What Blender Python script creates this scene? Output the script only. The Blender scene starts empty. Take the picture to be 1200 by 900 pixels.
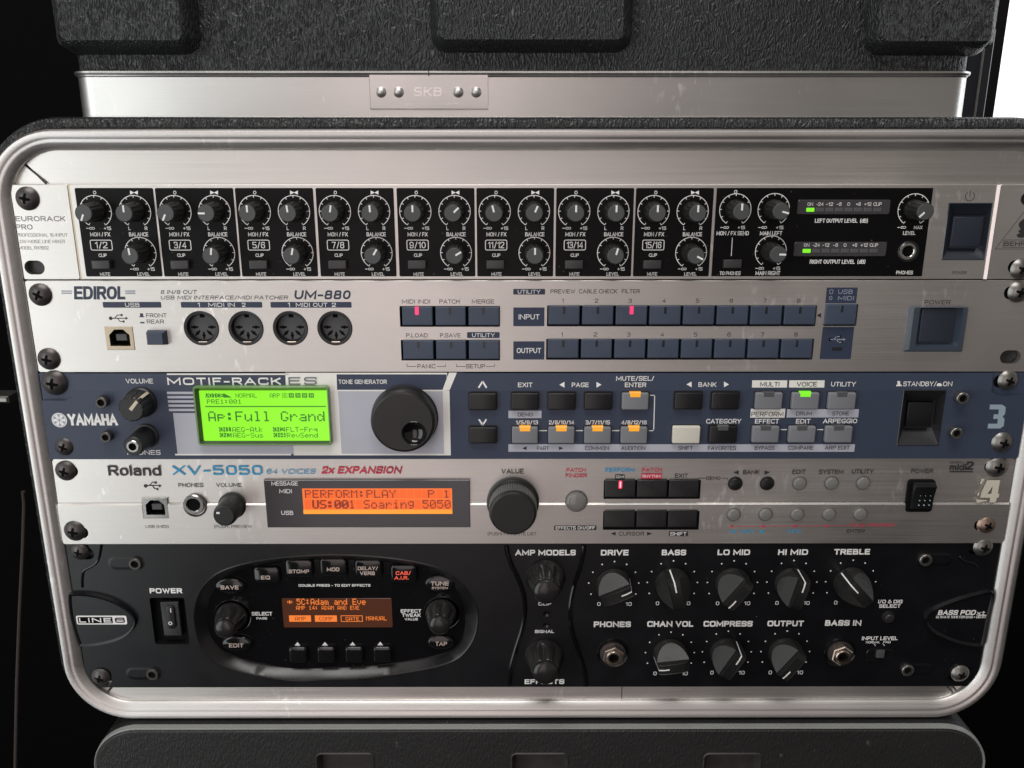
import bpy, bmesh, math, random
from mathutils import Matrix, Vector
from mathutils.geometry import tessellate_polygon

random.seed(7)
sc = bpy.context.scene
COL = sc.collection
PI = math.pi

# ------------------------------------------------------------------ camera
# The faceplates stand in the plane y = 0 facing -y; X runs right, Z up, in
# millimetres from the middle of the 6U stack.  d is millimetres out of the
# faceplates towards the viewer (y = -d/1000).
F = 1000.0                                   # focal length in photo pixels (1200 wide)
CAM = (-12.2, 401.33, 151.25)                # X, d, Z of the camera
RIGHT = (1.0, -0.0024737, 0.0000654)         # camera axes as (X, depth, Z)
DOWN = (-0.0006055, -0.270223, -0.9627976)
FWD = (0.0023994, 0.9627946, -0.2702237)
cam = bpy.data.cameras.new('camera')
cam.sensor_fit = 'HORIZONTAL'
cam.sensor_width = 36.0
cam.lens = F / 1200.0 * 36.0
cam.clip_start = 0.01
cam.clip_end = 50.0
cam_ob = bpy.data.objects.new('camera', cam)
COL.objects.link(cam_ob)
_r, _u, _b = Vector(RIGHT), -Vector(DOWN), -Vector(FWD)
_m = Matrix(((_r.x, _u.x, _b.x), (_r.y, _u.y, _b.y), (_r.z, _u.z, _b.z))).to_4x4()
_m.translation = Vector((CAM[0] / 1000, -CAM[1] / 1000, CAM[2] / 1000))
cam_ob.matrix_world = _m
sc.camera = cam_ob

# ------------------------------------------------------------------ light
world = bpy.data.worlds.new('World')
sc.world = world
world.use_nodes = True
_bg = world.node_tree.nodes['Background']
_bg.inputs[0].default_value = (1.0, 0.92, 0.86, 1)
_bg.inputs[1].default_value = 0.175


def area(name, loc, target, sx, sy, power, color):
    l = bpy.data.lights.new(name, 'AREA')
    l.shape = 'RECTANGLE'
    l.size, l.size_y = sx, sy
    l.energy = power
    l.color = color
    o = bpy.data.objects.new(name, l)
    COL.objects.link(o)
    o.location = loc
    o.rotation_euler = (Vector(target) - Vector(loc)).to_track_quat('-Z', 'Y').to_euler()
    return o


area('window_light', (-1.05, -0.85, 0.0), (-0.12, 0, 0.0), 0.8, 1.6, 8.5, (0.95, 1.0, 1.0))
area('pink_fill', (-0.22, -1.45, 0.02), (0, 0, 0.0), 0.6, 1.6, 3.4, (1.0, 0.84, 0.83))  # added unseen fill, stands in for pink light off a shirt
area('overhead_fill', (-0.15, -0.45, 1.15), (0, 0, 0.0), 0.9, 0.5, 9.0, (1.0, 0.97, 0.95))  # added unseen fill from above, lifts the matt surfaces
area('side_light', (1.3, 0.15, 0.35), (0.2, 0, 0.0), 0.5, 0.7, 3.0, (0.9, 0.96, 1.0))

sc.view_settings.view_transform = 'Standard'
sc.view_settings.look = 'None'
sc.view_settings.exposure = 0.0
sc.view_settings.gamma = 1.0

# ------------------------------------------------------------------ materials
MATS = {}


def lin(c):
    return tuple((x / 12.92 if x <= 0.04045 else ((x + 0.055) / 1.055) ** 2.4) for x in c)


def material(name):
    m = bpy.data.materials.new(name)
    m.use_nodes = True
    nt = m.node_tree
    return m, nt, nt.nodes, nt.links, nt.nodes['Principled BSDF']


def plain(name, col, rough=0.45, metal=0.0, wear=0.08, spec=0.5, bump=0.0, bscale=2500, coat=0.0, scale=60.0):
    m, nt, N, Lk, B = material(name)
    tc = N.new('ShaderNodeTexCoord')
    nz = N.new('ShaderNodeTexNoise')
    nz.inputs['Scale'].default_value = scale
    nz.inputs['Detail'].default_value = 6
    Lk.new(tc.outputs['Object'], nz.inputs['Vector'])
    mx = N.new('ShaderNodeMix')
    mx.data_type = 'RGBA'
    mx.inputs[6].default_value = tuple(c * (1 - wear) for c in col) + (1,)
    mx.inputs[7].default_value = tuple(min(1, c * (1 + wear)) for c in col) + (1,)
    Lk.new(nz.outputs['Fac'], mx.inputs[0])
    Lk.new(mx.outputs[2], B.inputs['Base Color'])
    mr = N.new('ShaderNodeMapRange')
    mr.inputs[1].default_value, mr.inputs[2].default_value = 0.3, 0.7
    mr.inputs[3].default_value, mr.inputs[4].default_value = rough * 0.88, rough * 1.12
    Lk.new(nz.outputs['Fac'], mr.inputs[0])
    Lk.new(mr.outputs[0], B.inputs['Roughness'])
    B.inputs['Metallic'].default_value = metal
    B.inputs['Specular IOR Level'].default_value = spec
    B.inputs['Coat Weight'].default_value = coat
    if bump:
        n2 = N.new('ShaderNodeTexNoise')
        n2.inputs['Scale'].default_value = bscale
        n2.inputs['Detail'].default_value = 3
        Lk.new(tc.outputs['Object'], n2.inputs['Vector'])
        bp = N.new('ShaderNodeBump')
        bp.inputs['Strength'].default_value = bump
        bp.inputs['Distance'].default_value = 0.0003
        Lk.new(n2.outputs['Fac'], bp.inputs['Height'])
        Lk.new(bp.outputs['Normal'], B.inputs['Normal'])
    MATS[name] = m
    return m


def brushed(name, col, rough=0.38, streak=0.10, metal=1.0, scratches=True, aniso=0.0):
    """Aluminium brushed along X: fine streaks in tone, gloss and bump, plus a few bright nicks."""
    m, nt, N, Lk, B = material(name)
    tc = N.new('ShaderNodeTexCoord')
    mp = N.new('ShaderNodeMapping')
    mp.inputs['Scale'].default_value = (14, 700, 2200)
    Lk.new(tc.outputs['Object'], mp.inputs['Vector'])
    nz = N.new('ShaderNodeTexNoise')
    nz.inputs['Scale'].default_value = 1.0
    nz.inputs['Detail'].default_value = 5
    nz.inputs['Roughness'].default_value = 0.65
    Lk.new(mp.outputs[0], nz.inputs['Vector'])
    big = N.new('ShaderNodeTexNoise')
    big.inputs['Scale'].default_value = 14
    big.inputs['Detail'].default_value = 5
    Lk.new(tc.outputs['Object'], big.inputs['Vector'])
    mx = N.new('ShaderNodeMix')
    mx.data_type = 'RGBA'
    mx.inputs[6].default_value = tuple(c * (1 - streak) for c in col) + (1,)
    mx.inputs[7].default_value = tuple(min(1, c * (1 + streak)) for c in col) + (1,)
    Lk.new(nz.outputs['Fac'], mx.inputs[0])
    last = mx.outputs[2]
    if scratches:
        vo = N.new('ShaderNodeTexNoise')
        vo.inputs['Scale'].default_value = 230
        vo.inputs['Detail'].default_value = 2
        mp2 = N.new('ShaderNodeMapping')
        mp2.inputs['Rotation'].default_value = (0, 0.5, 0)
        mp2.inputs['Scale'].default_value = (1.2, 1, 0.45)
        Lk.new(tc.outputs['Object'], mp2.inputs['Vector'])
        Lk.new(mp2.outputs[0], vo.inputs['Vector'])
        rp = N.new('ShaderNodeMapRange')
        rp.inputs[1].default_value, rp.inputs[2].default_value = 0.735, 0.80
        Lk.new(vo.outputs['Fac'], rp.inputs[0])
        m2 = N.new('ShaderNodeMix')
        m2.data_type = 'RGBA'
        Lk.new(rp.outputs[0], m2.inputs[0])
        Lk.new(last, m2.inputs[6])
        m2.inputs[7].default_value = (0.95, 0.93, 0.9, 1)
        last = m2.outputs[2]
        sm = N.new('ShaderNodeTexNoise')
        sm.inputs['Scale'].default_value = 17
        sm.inputs['Detail'].default_value = 1
        Lk.new(tc.outputs['Object'], sm.inputs['Vector'])
        fi = N.new('ShaderNodeTexNoise')
        fi.inputs['Scale'].default_value = 260
        fi.inputs['Detail'].default_value = 4
        Lk.new(mp2.outputs[0], fi.inputs['Vector'])
        r1 = N.new('ShaderNodeMapRange')
        r1.inputs[1].default_value, r1.inputs[2].default_value = 0.60, 0.72
        Lk.new(sm.outputs['Fac'], r1.inputs[0])
        r2 = N.new('ShaderNodeMapRange')
        r2.inputs[1].default_value, r2.inputs[2].default_value = 0.56, 0.66
        Lk.new(fi.outputs['Fac'], r2.inputs[0])
        mu = N.new('ShaderNodeMath')
        mu.operation = 'MULTIPLY'
        Lk.new(r1.outputs[0], mu.inputs[0])
        Lk.new(r2.outputs[0], mu.inputs[1])
        m3 = N.new('ShaderNodeMix')
        m3.data_type = 'RGBA'
        Lk.new(mu.outputs[0], m3.inputs[0])
        Lk.new(last, m3.inputs[6])
        m3.inputs[7].default_value = (0.93, 0.92, 0.90, 1)
        last = m3.outputs[2]
    Lk.new(last, B.inputs['Base Color'])
    ad = N.new('ShaderNodeMath')
    ad.operation = 'ADD'
    Lk.new(nz.outputs['Fac'], ad.inputs[0])
    Lk.new(big.outputs['Fac'], ad.inputs[1])
    mr = N.new('ShaderNodeMapRange')
    mr.inputs[1].default_value, mr.inputs[2].default_value = 0.6, 1.4
    mr.inputs[3].default_value, mr.inputs[4].default_value = rough * 0.74, rough * 1.24
    Lk.new(ad.outputs[0], mr.inputs[0])
    Lk.new(mr.outputs[0], B.inputs['Roughness'])
    B.inputs['Metallic'].default_value = metal
    B.inputs['Anisotropic'].default_value = aniso
    bp = N.new('ShaderNodeBump')
    bp.inputs['Strength'].default_value = 0.2
    bp.inputs['Distance'].default_value = 0.0002
    Lk.new(nz.outputs['Fac'], bp.inputs['Height'])
    Lk.new(bp.outputs['Normal'], B.inputs['Normal'])
    MATS[name] = m
    return m


def leathery(name, col, rough=0.38, strength=0.8, size=620):
    """Black moulded case plastic: fine wormy wrinkles running mostly up and down."""
    m, nt, N, Lk, B = material(name)
    tc = N.new('ShaderNodeTexCoord')
    nz = N.new('ShaderNodeTexNoise')
    nz.inputs['Scale'].default_value = 110
    nz.inputs['Detail'].default_value = 2
    Lk.new(tc.outputs['Object'], nz.inputs['Vector'])
    va = N.new('ShaderNodeVectorMath')
    va.operation = 'MULTIPLY_ADD'
    Lk.new(nz.outputs['Color'], va.inputs[0])
    va.inputs[1].default_value = (0.006, 0.006, 0.006)
    Lk.new(tc.outputs['Object'], va.inputs[2])
    mp = N.new('ShaderNodeMapping')
    mp.inputs['Scale'].default_value = (1.0, 0.7, 0.30)
    Lk.new(va.outputs[0], mp.inputs['Vector'])
    vo = N.new('ShaderNodeTexVoronoi')
    vo.feature = 'DISTANCE_TO_EDGE'
    vo.inputs['Scale'].default_value = size
    Lk.new(mp.outputs[0], vo.inputs['Vector'])
    rp = N.new('ShaderNodeMapRange')
    rp.inputs[1].default_value, rp.inputs[2].default_value = 0.0, 0.32
    Lk.new(vo.outputs['Distance'], rp.inputs[0])
    n3 = N.new('ShaderNodeTexNoise')
    n3.inputs['Scale'].default_value = 900
    n3.inputs['Detail'].default_value = 2
    Lk.new(tc.outputs['Object'], n3.inputs['Vector'])
    ad = N.new('ShaderNodeMath')
    ad.operation = 'MULTIPLY_ADD'
    Lk.new(n3.outputs['Fac'], ad.inputs[0])
    ad.inputs[1].default_value = 0.8
    Lk.new(rp.outputs[0], ad.inputs[2])
    bp = N.new('ShaderNodeBump')
    bp.inputs['Strength'].default_value = strength
    bp.inputs['Distance'].default_value = 0.0006
    Lk.new(ad.outputs[0], bp.inputs['Height'])
    Lk.new(bp.outputs['Normal'], B.inputs['Normal'])
    du = N.new('ShaderNodeTexNoise')
    du.inputs['Scale'].default_value = 25
    du.inputs['Detail'].default_value = 8
    Lk.new(tc.outputs['Object'], du.inputs['Vector'])
    mx = N.new('ShaderNodeMix')
    mx.data_type = 'RGBA'
    mx.inputs[6].default_value = tuple(c * 0.8 for c in col) + (1,)
    mx.inputs[7].default_value = tuple(c * 1.3 for c in col) + (1,)
    Lk.new(du.outputs['Fac'], mx.inputs[0])
    fl = N.new('ShaderNodeTexNoise')
    fl.inputs['Scale'].default_value = 330
    fl.inputs['Detail'].default_value = 2
    Lk.new(mp.outputs[0], fl.inputs['Vector'])
    fr = N.new('ShaderNodeMapRange')
    fr.inputs[1].default_value, fr.inputs[2].default_value = 0.70, 0.78
    fr.inputs[4].default_value = 0.5
    Lk.new(fl.outputs['Fac'], fr.inputs[0])
    mf = N.new('ShaderNodeMix')
    mf.data_type = 'RGBA'
    Lk.new(fr.outputs[0], mf.inputs[0])
    Lk.new(mx.outputs[2], mf.inputs[6])
    mf.inputs[7].default_value = (0.20, 0.19, 0.17, 1)
    Lk.new(mf.outputs[2], B.inputs['Base Color'])
    B.inputs['Roughness'].default_value = rough
    MATS[name] = m
    return m


def dusty(name, col, rough, spec=0.5, amount=0.74, scale=700, coat=0.0):
    """Black paint or gloss plastic with specks of dust."""
    m = plain(name, col, rough, spec=spec, wear=0.15, coat=coat)
    nt = m.node_tree
    N, Lk, B = nt.nodes, nt.links, nt.nodes['Principled BSDF']
    base = B.inputs['Base Color'].links[0].from_socket
    tc = N.new('ShaderNodeTexCoord')
    nz = N.new('ShaderNodeTexNoise')
    nz.inputs['Scale'].default_value = scale
    nz.inputs['Detail'].default_value = 1
    Lk.new(tc.outputs['Object'], nz.inputs['Vector'])
    rp = N.new('ShaderNodeMapRange')
    rp.inputs[1].default_value, rp.inputs[2].default_value = amount, amount + 0.07
    rp.inputs[4].default_value = 0.55
    Lk.new(nz.outputs['Fac'], rp.inputs[0])
    mx = N.new('ShaderNodeMix')
    mx.data_type = 'RGBA'
    Lk.new(rp.outputs[0], mx.inputs[0])
    Lk.new(base, mx.inputs[6])
    mx.inputs[7].default_value = (0.30, 0.28, 0.25, 1)
    Lk.new(mx.outputs[2], B.inputs['Base Color'])
    return m


def glowing(name, col, strength, base=(0.02, 0.02, 0.02), rough=0.25):
    m, nt, N, Lk, B = material(name)
    tc = N.new('ShaderNodeTexCoord')
    nz = N.new('ShaderNodeTexNoise')
    nz.inputs['Scale'].default_value = 30
    Lk.new(tc.outputs['Object'], nz.inputs['Vector'])
    mx = N.new('ShaderNodeMix')
    mx.data_type = 'RGBA'
    mx.inputs[6].default_value = tuple(c * 0.93 for c in col) + (1,)
    mx.inputs[7].default_value = tuple(c * 1.05 for c in col) + (1,)
    Lk.new(nz.outputs['Fac'], mx.inputs[0])
    Lk.new(mx.outputs[2], B.inputs['Emission Color'])
    B.inputs['Emission Strength'].default_value = strength
    B.inputs['Base Color'].default_value = tuple(base) + (1,)
    B.inputs['Roughness'].default_value = rough
    MATS[name] = m
    return m


brushed('aluminium', (0.70, 0.68, 0.65), 0.42)
brushed('rim_aluminium', (0.70, 0.68, 0.66), 0.46, 0.10)
brushed('band_aluminium', (0.66, 0.65, 0.63), 0.36, 0.08)
brushed('emboss_lit', (0.75, 0.74, 0.72), 0.30, 0.05)
brushed('edge_glint', (0.90, 0.89, 0.87), 0.25, 0.04)
plain('groove', (0.05, 0.045, 0.04), 0.6)
leathery('case_plastic', (0.015, 0.0168, 0.0178), 0.36, 0.62, 700)
leathery('case_plastic_fine', (0.020, 0.020, 0.020), 0.46, 0.22)
plain('hollow', (0.004, 0.004, 0.004), 0.8, spec=0.1)
plain('chassis', (0.006, 0.006, 0.007), 0.7, spec=0.2)
dusty('fascia_black', (0.0035, 0.0033, 0.0036), 0.38, 0.16, 0.765, 900)
plain('knob_black', (0.013, 0.013, 0.013), 0.38, bump=0.15)
plain('cap_grey', (0.070, 0.076, 0.076), 0.5, bump=0.1)
plain('ink_white', (0.90, 0.90, 0.88), 0.5)
plain('ink_dark', (0.030, 0.028, 0.032), 0.5)
plain('ink_faint', (0.20, 0.20, 0.21), 0.5)
plain('ink_navy', (0.032, 0.045, 0.085), 0.5)
plain('ink_blue', (0.03, 0.33, 0.60), 0.5)
plain('ink_red', (0.62, 0.045, 0.085), 0.5)
plain('ink_slate', (0.33, 0.36, 0.43), 0.5)
plain('button_navy', (0.045, 0.063, 0.10), 0.45, bump=0.1)
plain('button_smoke', (0.045, 0.043, 0.045), 0.35)
plain('button_black', (0.010, 0.010, 0.011), 0.33, bump=0.08)
plain('button_gloss', (0.009, 0.009, 0.010), 0.12, coat=0.3)
plain('button_grey', (0.21, 0.22, 0.24), 0.42, bump=0.08)
plain('button_cream', (0.72, 0.69, 0.60), 0.45)
plain('button_clear', (0.20, 0.195, 0.185), 0.15, coat=0.4)
plain('bezel_slate', (0.040, 0.056, 0.082), 0.30, spec=0.9)
plain('well_black', (0.022, 0.022, 0.024), 0.32, spec=0.7)
plain('button_ink', (0.022, 0.030, 0.045), 0.4, bump=0.1)
plain('ink_iron', (0.16, 0.17, 0.20), 0.5)
plain('bezel_dark', (0.022, 0.028, 0.040), 0.30, spec=0.9)
plain('surround_glow', (0.16, 0.30, 0.10), 0.2)  # the screen's green glow put into the surround's colour
plain('screw_rusty', (0.34, 0.25, 0.20), 0.38, metal=0.9, wear=0.4, scale=500)
plain('rail_dark', (0.05, 0.05, 0.05), 0.45, metal=0.6)
plain('lamp_dark', (0.02, 0.02, 0.024), 0.25)
plain('lamp_smoke', (0.10, 0.10, 0.105), 0.25)
plain('screw_black', (0.10, 0.092, 0.090), 0.40, metal=0.75, wear=0.35, scale=400)
plain('screw_steel', (0.26, 0.25, 0.235), 0.36, metal=0.9, wear=0.3, scale=400)
plain('steel', (0.55, 0.54, 0.52), 0.22, metal=1.0)
plain('brass', (0.52, 0.43, 0.32), 0.30, metal=1.0)
plain('copper_nut', (0.50, 0.42, 0.36), 0.28, metal=1.0)
plain('socket_dark', (0.018, 0.018, 0.019), 0.45)
plain('socket_grey', (0.075, 0.078, 0.082), 0.5)
plain('paint_slate', (0.046, 0.060, 0.098), 0.42, spec=0.36, wear=0.05, bump=0.25, bscale=3500)
plain('paint_lilac', (0.50, 0.51, 0.58), 0.5)
plain('paint_cream', (0.87, 0.86, 0.81), 0.5)
plain('sticker_blue', (0.34, 0.44, 0.50), 0.5)
plain('sticker_cream', (0.66, 0.63, 0.53), 0.55)
plain('pointer_cream', (0.66, 0.58, 0.44), 0.5)
dusty('amp_black', (0.0042, 0.0047, 0.0064), 0.34, 0.48, 0.765, 800)
dusty('amp_gloss', (0.006, 0.006, 0.007), 0.10, 0.5, 0.775, 900)
plain('encoder_black', (0.020, 0.019, 0.019), 0.20, wear=0.3)
plain('dish_bevel', (0.012, 0.0115, 0.012), 0.28, wear=0.2, spec=0.55)
plain('pocket_lit', (0.036, 0.033, 0.030), 0.5, wear=0.5, scale=120)  # lighter case plastic: light inside the pockets painted into the colour
plain('amp_knob', (0.014, 0.014, 0.014), 0.35, wear=0.3, bump=0.2)
plain('amp_knob_worn', (0.021, 0.0205, 0.020), 0.40, wear=0.4, bump=0.2)
plain('knurl_grey', (0.09, 0.09, 0.088), 0.45)
plain('window_tint', (0.055, 0.052, 0.058), 0.16, wear=0.03)
plain('pebble_grey', (0.25, 0.26, 0.25), 0.4)
plain('backdrop_black', (0.006, 0.0055, 0.006), 1.0, spec=0.0)
plain('floor_black', (0.006, 0.006, 0.006), 0.9, spec=0.05)
plain('cord_brown', (0.040, 0.030, 0.026), 0.7)
plain('frame_black', (0.012, 0.014, 0.02), 0.3)
glowing('screen_green', (0.30, 1.0, 0.015), 0.92, (0.05, 0.10, 0.02))
glowing('screen_orange', (1.0, 0.20, 0.035), 0.92, (0.05, 0.02, 0.01))
glowing('screen_cell', (1.0, 0.135, 0.014), 0.92, (0.05, 0.02, 0.01))
glowing('screen_amber_edge', (1.0, 0.33, 0.02), 1.1)
glowing('screen_brown', (0.10, 0.028, 0.013), 0.55, (0.03, 0.015, 0.01), 0.15)
glowing('glyph_orange', (1.0, 0.23, 0.03), 0.95)
glowing('glyph_green', (0.035, 0.26, 0.012), 0.8)
glowing('glyph_brown', (0.30, 0.028, 0.006), 0.7)
glowing('lamp_pink', (1.0, 0.045, 0.18), 1.1)
glowing('lamp_red', (1.0, 0.02, 0.07), 1.6)
glowing('lamp_red_core', (1.0, 0.55, 0.65), 1.4)
glowing('lamp_orange', (1.0, 0.42, 0.02), 0.95)
glowing('lamp_green', (0.25, 1.0, 0.02), 0.95)
glowing('legend_red_lit', (1.0, 0.12, 0.06), 0.9)
plain('ink_tan', (0.62, 0.50, 0.44), 0.5)
glowing('daylight_pane', (1.0, 1.0, 1.0), 1.6)

# ------------------------------------------------------------------ measuring


def P(px, py, d=0.0):
    """Photo pixel -> (X, Z) in mm on the upright plane d mm in front of the faceplates."""
    a, b = (px - 600.0) / F, (py - 450.0) / F
    v = [RIGHT[i] * a + DOWN[i] * b + FWD[i] for i in range(3)]
    t = (CAM[1] - d) / v[1]
    return CAM[0] + v[0] * t, CAM[2] + v[2] * t


def Pp(pts, d=0.0):
    return [P(x, y, d) for x, y in pts]


def box_mm(x0, y0, x1, y1, d=0.0):
    xc, yc = (x0 + x1) / 2, (y0 + y1) / 2
    return P(x0, yc, d)[0], P(xc, y1, d)[1], P(x1, yc, d)[0], P(xc, y0, d)[1]   # X0 Z0 X1 Z1


# ------------------------------------------------------------------ outlines (X, Z) counter-clockwise seen from the front


def rect(x0, z0, x1, z1):
    return [(x0, z0), (x1, z0), (x1, z1), (x0, z1)]


def rrect(x0, z0, x1, z1, r, n=5):
    r = min(r, (x1 - x0) / 2 - 1e-4, (z1 - z0) / 2 - 1e-4)
    pts = []
    for cx, cz, a0 in ((x1 - r, z0 + r, -PI / 2), (x1 - r, z1 - r, 0), (x0 + r, z1 - r, PI / 2), (x0 + r, z0 + r, PI)):
        for i in range(n + 1):
            a = a0 + PI / 2 * i / n
            pts.append((cx + r * math.cos(a), cz + r * math.sin(a)))
    return pts


def circle(cx, cz, r, n=28, rz=None, a0=0.0):
    return [(cx + r * math.cos(a0 + 2 * PI * i / n), cz + (rz or r) * math.sin(a0 + 2 * PI * i / n)) for i in range(n)]


def stadium(cx, cz, w, h, n=10):
    return rrect(cx - w / 2, cz - h / 2, cx + w / 2, cz + h / 2, min(w, h) / 2, n)


def smooth_loop(pts, n=6):
    """Closed Catmull-Rom through the points."""
    out, k = [], len(pts)
    for i in range(k):
        p0, p1, p2, p3 = pts[i - 1], pts[i], pts[(i + 1) % k], pts[(i + 2) % k]
        for j in range(n):
            t = j / n
            out.append(tuple(0.5 * (2 * p1[c] + (p2[c] - p0[c]) * t + (2 * p0[c] - 5 * p1[c] + 4 * p2[c] - p3[c]) * t * t
                                    + (3 * p1[c] - p0[c] - 3 * p2[c] + p3[c]) * t ** 3) for c in (0, 1)))
    return out


def ccw(pts):
    a = sum(pts[i - 1][0] * pts[i][1] - pts[i][0] * pts[i - 1][1] for i in range(len(pts)))
    return pts if a > 0 else pts[::-1]


def inset(pts, w):
    """Move every edge of a CCW outline inwards by w."""
    out, k = [], len(pts)
    for i in range(k):
        p, c, q = Vector(pts[i - 1]), Vector(pts[i]), Vector(pts[(i + 1) % k])
        e1, e2 = c - p, q - c
        if e1.length < 1e-7: e1 = e2
        if e2.length < 1e-7: e2 = e1
        e1, e2 = e1.normalized(), e2.normalized()
        n1, n2 = Vector((-e1.y, e1.x)), Vector((-e2.y, e2.x))
        b = n1 + n2
        if b.length < 1e-6: b = n1
        b.normalize()
        out.append(tuple(c + b * (w / max(0.4, b.dot(n1)))))
    return out


# ------------------------------------------------------------------ mesh pieces, in (X, d, Z) millimetres


class MB:
    def __init__(self):
        self.v, self.f = [], []

    def add(self, verts, faces):
        o = len(self.v)
        self.v += [tuple(p) for p in verts]
        self.f += [tuple(i + o for i in f) for f in faces]
        return self

    def cap(self, loops, d, flip=False):
        """Flat face with holes at depth d; d may be a function of (x, z)."""
        fn = d if callable(d) else (lambda x, z: d)
        flat = [p for l in loops for p in l]
        tris = tessellate_polygon([[Vector((x, z, 0)) for x, z in l] for l in loops])
        fs = []
        for t in tris:
            a, b, c = (flat[i] for i in t)
            area2 = (b[0] - a[0]) * (c[1] - a[1]) - (c[0] - a[0]) * (b[1] - a[1])
            if abs(area2) < 1e-10: continue
            fs.append(tuple(t) if (area2 > 0) != flip else tuple(reversed(t)))
        return self.add([(x, fn(x, z), z) for x, z in flat], fs)

    def ring(self, a, da, b, db, flip=False):
        """Quads between two outlines of equal count (a outer/back, b inner/front)."""
        n = len(a)
        fa = da if callable(da) else (lambda x, z: da)
        fb = db if callable(db) else (lambda x, z: db)
        vs = [(x, fa(x, z), z) for x, z in a] + [(x, fb(x, z), z) for x, z in b]
        fs = [(i, (i + 1) % n, n + (i + 1) % n, n + i) for i in range(n)]
        if flip: fs = [tuple(reversed(f)) for f in fs]
        return self.add(vs, fs)

    def plate(self, outline, d0, d1, bevel=0.0, holes=(), back=True):
        """Solid from depth d0 (back) to d1 (front) with bevelled front edge and through holes."""
        o = ccw(list(outline))
        hs = [ccw(list(h)) for h in holes]
        top = inset(o, bevel) if bevel else o
        self.cap([top] + [h[::-1] for h in hs], d1)
        if bevel:
            self.ring(o, d1 - bevel, top, d1)
            self.ring(o, d0, o, d1 - bevel)
        else:
            self.ring(o, d0, o, d1)
        for h in hs:
            self.ring(h, d0, h, d1, flip=True)
        if back:
            self.cap([o] + [h[::-1] for h in hs], d0, flip=True)
        return self

    def box(self, x0, d0, z0, x1, d1, z1, bevel=0.0):
        return self.plate(rect(x0, z0, x1, z1), d0, d1, bevel)

    def button(self, outline, d0, d1, round_=0.5, steps=3):
        """Cushioned key cap: rounded-over front edge."""
        o = ccw(list(outline))
        self.ring(o, d0, o, d1 - round_)
        prev, pd = o, d1 - round_
        for s in range(1, steps + 1):
            a = PI / 2 * s / steps
            nx, nd = inset(o, round_ * (1 - math.cos(a))), d1 - round_ + round_ * math.sin(a)
            self.ring(prev, pd, nx, nd)
            prev, pd = nx, nd
        self.cap([prev], d1)
        return self.cap([o], d0, flip=True)

    def lathe(self, prof, n=36, cx=0.0, cz=0.0, mod=None, close=True):
        """Profile of (r, d) turned about the d axis; mod(angle, r, d) -> r."""
        vs, fs, m = [], [], len(prof)
        for r, d in prof:
            for i in range(n):
                a = 2 * PI * i / n
                rr = mod(a, r, d) if mod else r
                vs.append((cx + rr * math.cos(a), d, cz + rr * math.sin(a)))
        for j in range(m - 1):
            for i in range(n):
                k = (i + 1) % n
                fs.append((j * n + i, j * n + k, (j + 1) * n + k, (j + 1) * n + i))
        self.add(vs, fs)
        if close and prof[-1][0] > 1e-4:
            self.add([vs[(m - 1) * n + i] for i in range(n)], [tuple(range(n))])
        return self

    def tube(self, pts, r, n=8, close=False):
        pts = [Vector(p) for p in pts]
        vs, fs, m = [], [], len(pts)
        for i, p in enumerate(pts):
            t = (pts[min(i + 1, m - 1)] - pts[max(i - 1, 0)]).normalized()
            u = t.cross(Vector((0, 1, 0)))
            if u.length < 1e-4: u = t.cross(Vector((0, 0, 1)))
            u.normalize()
            w = t.cross(u)
            for k in range(n):
                a = 2 * PI * k / n
                vs.append(p + u * (r * math.cos(a)) + w * (r * math.sin(a)))
        for i in range(m - 1):
            for k in range(n):
                q = (k + 1) % n
                fs.append((i * n + k, i * n + q, (i + 1) * n + q, (i + 1) * n + k))
        fs.append(tuple(range(n - 1, -1, -1)))
        fs.append(tuple((m - 1) * n + k for k in range(n)))
        return self.add(vs, fs)

    def mesh(self, name, angle=32.0):
        me = bpy.data.meshes.new(name)
        me.from_pydata([(x / 1000, -d / 1000, z / 1000) for x, d, z in self.v], [], self.f)
        me.update()
        bm = bmesh.new()
        bm.from_mesh(me)
        bmesh.ops.remove_doubles(bm, verts=bm.verts, dist=1e-7)
        bm.to_mesh(me)
        bm.free()
        for p in me.polygons: p.use_smooth = True
        me.set_sharp_from_angle(angle=math.radians(angle))
        return me


def empty(name, loc_mm, label, cat, group=None):
    o = bpy.data.objects.new(name, None)
    o.empty_display_size = 0.02
    COL.objects.link(o)
    o.location = (loc_mm[0] / 1000, -loc_mm[1] / 1000, loc_mm[2] / 1000)
    o['label'], o['category'] = label, cat
    if group: o['group'] = group
    return o


def world_loc(o):
    v = Vector(o.location)
    while o.parent:
        o = o.parent
        v += Vector(o.location)
    return v


def place(name, me, m, parent, at=(0, 0, 0), spin=0.0):
    """Link a mesh as a part of parent; at = mm position of the mesh's own origin."""
    o = bpy.data.objects.new(name, me)
    if m and not me.materials: me.materials.append(MATS[m])
    COL.objects.link(o)
    w = Vector((at[0] / 1000, -at[1] / 1000, at[2] / 1000))
    if parent:
        o.parent = parent
        w = w - world_loc(parent)
    o.location = w
    o.rotation_euler = (0, spin, 0)
    return o


def part(name, mb, m, parent, at=None):
    """Mesh drawn in panel coordinates -> part of parent (its origin sits on the parent's)."""
    if at is None:
        w = world_loc(parent) * 1000 if parent else Vector((0, 0, 0))
        at = (w.x, -w.y, w.z)
    shifted = MB()
    shifted.add([(x - at[0], d - at[1], z - at[2]) for x, d, z in mb.v], mb.f)
    return place(name, shifted.mesh(name), m, parent, at)


def sub(name, me, m, parent):
    o = bpy.data.objects.new(name, me)
    if m and not me.materials: me.materials.append(MATS[m])
    COL.objects.link(o)
    o.parent = parent
    return o


# ------------------------------------------------------------------ lettering: an own stroke alphabet, laid as thin ink strips
LETTERS = []          # queued strings: (unit, ink, string, xc, yc, w, h, bold, shear, d)


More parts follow.
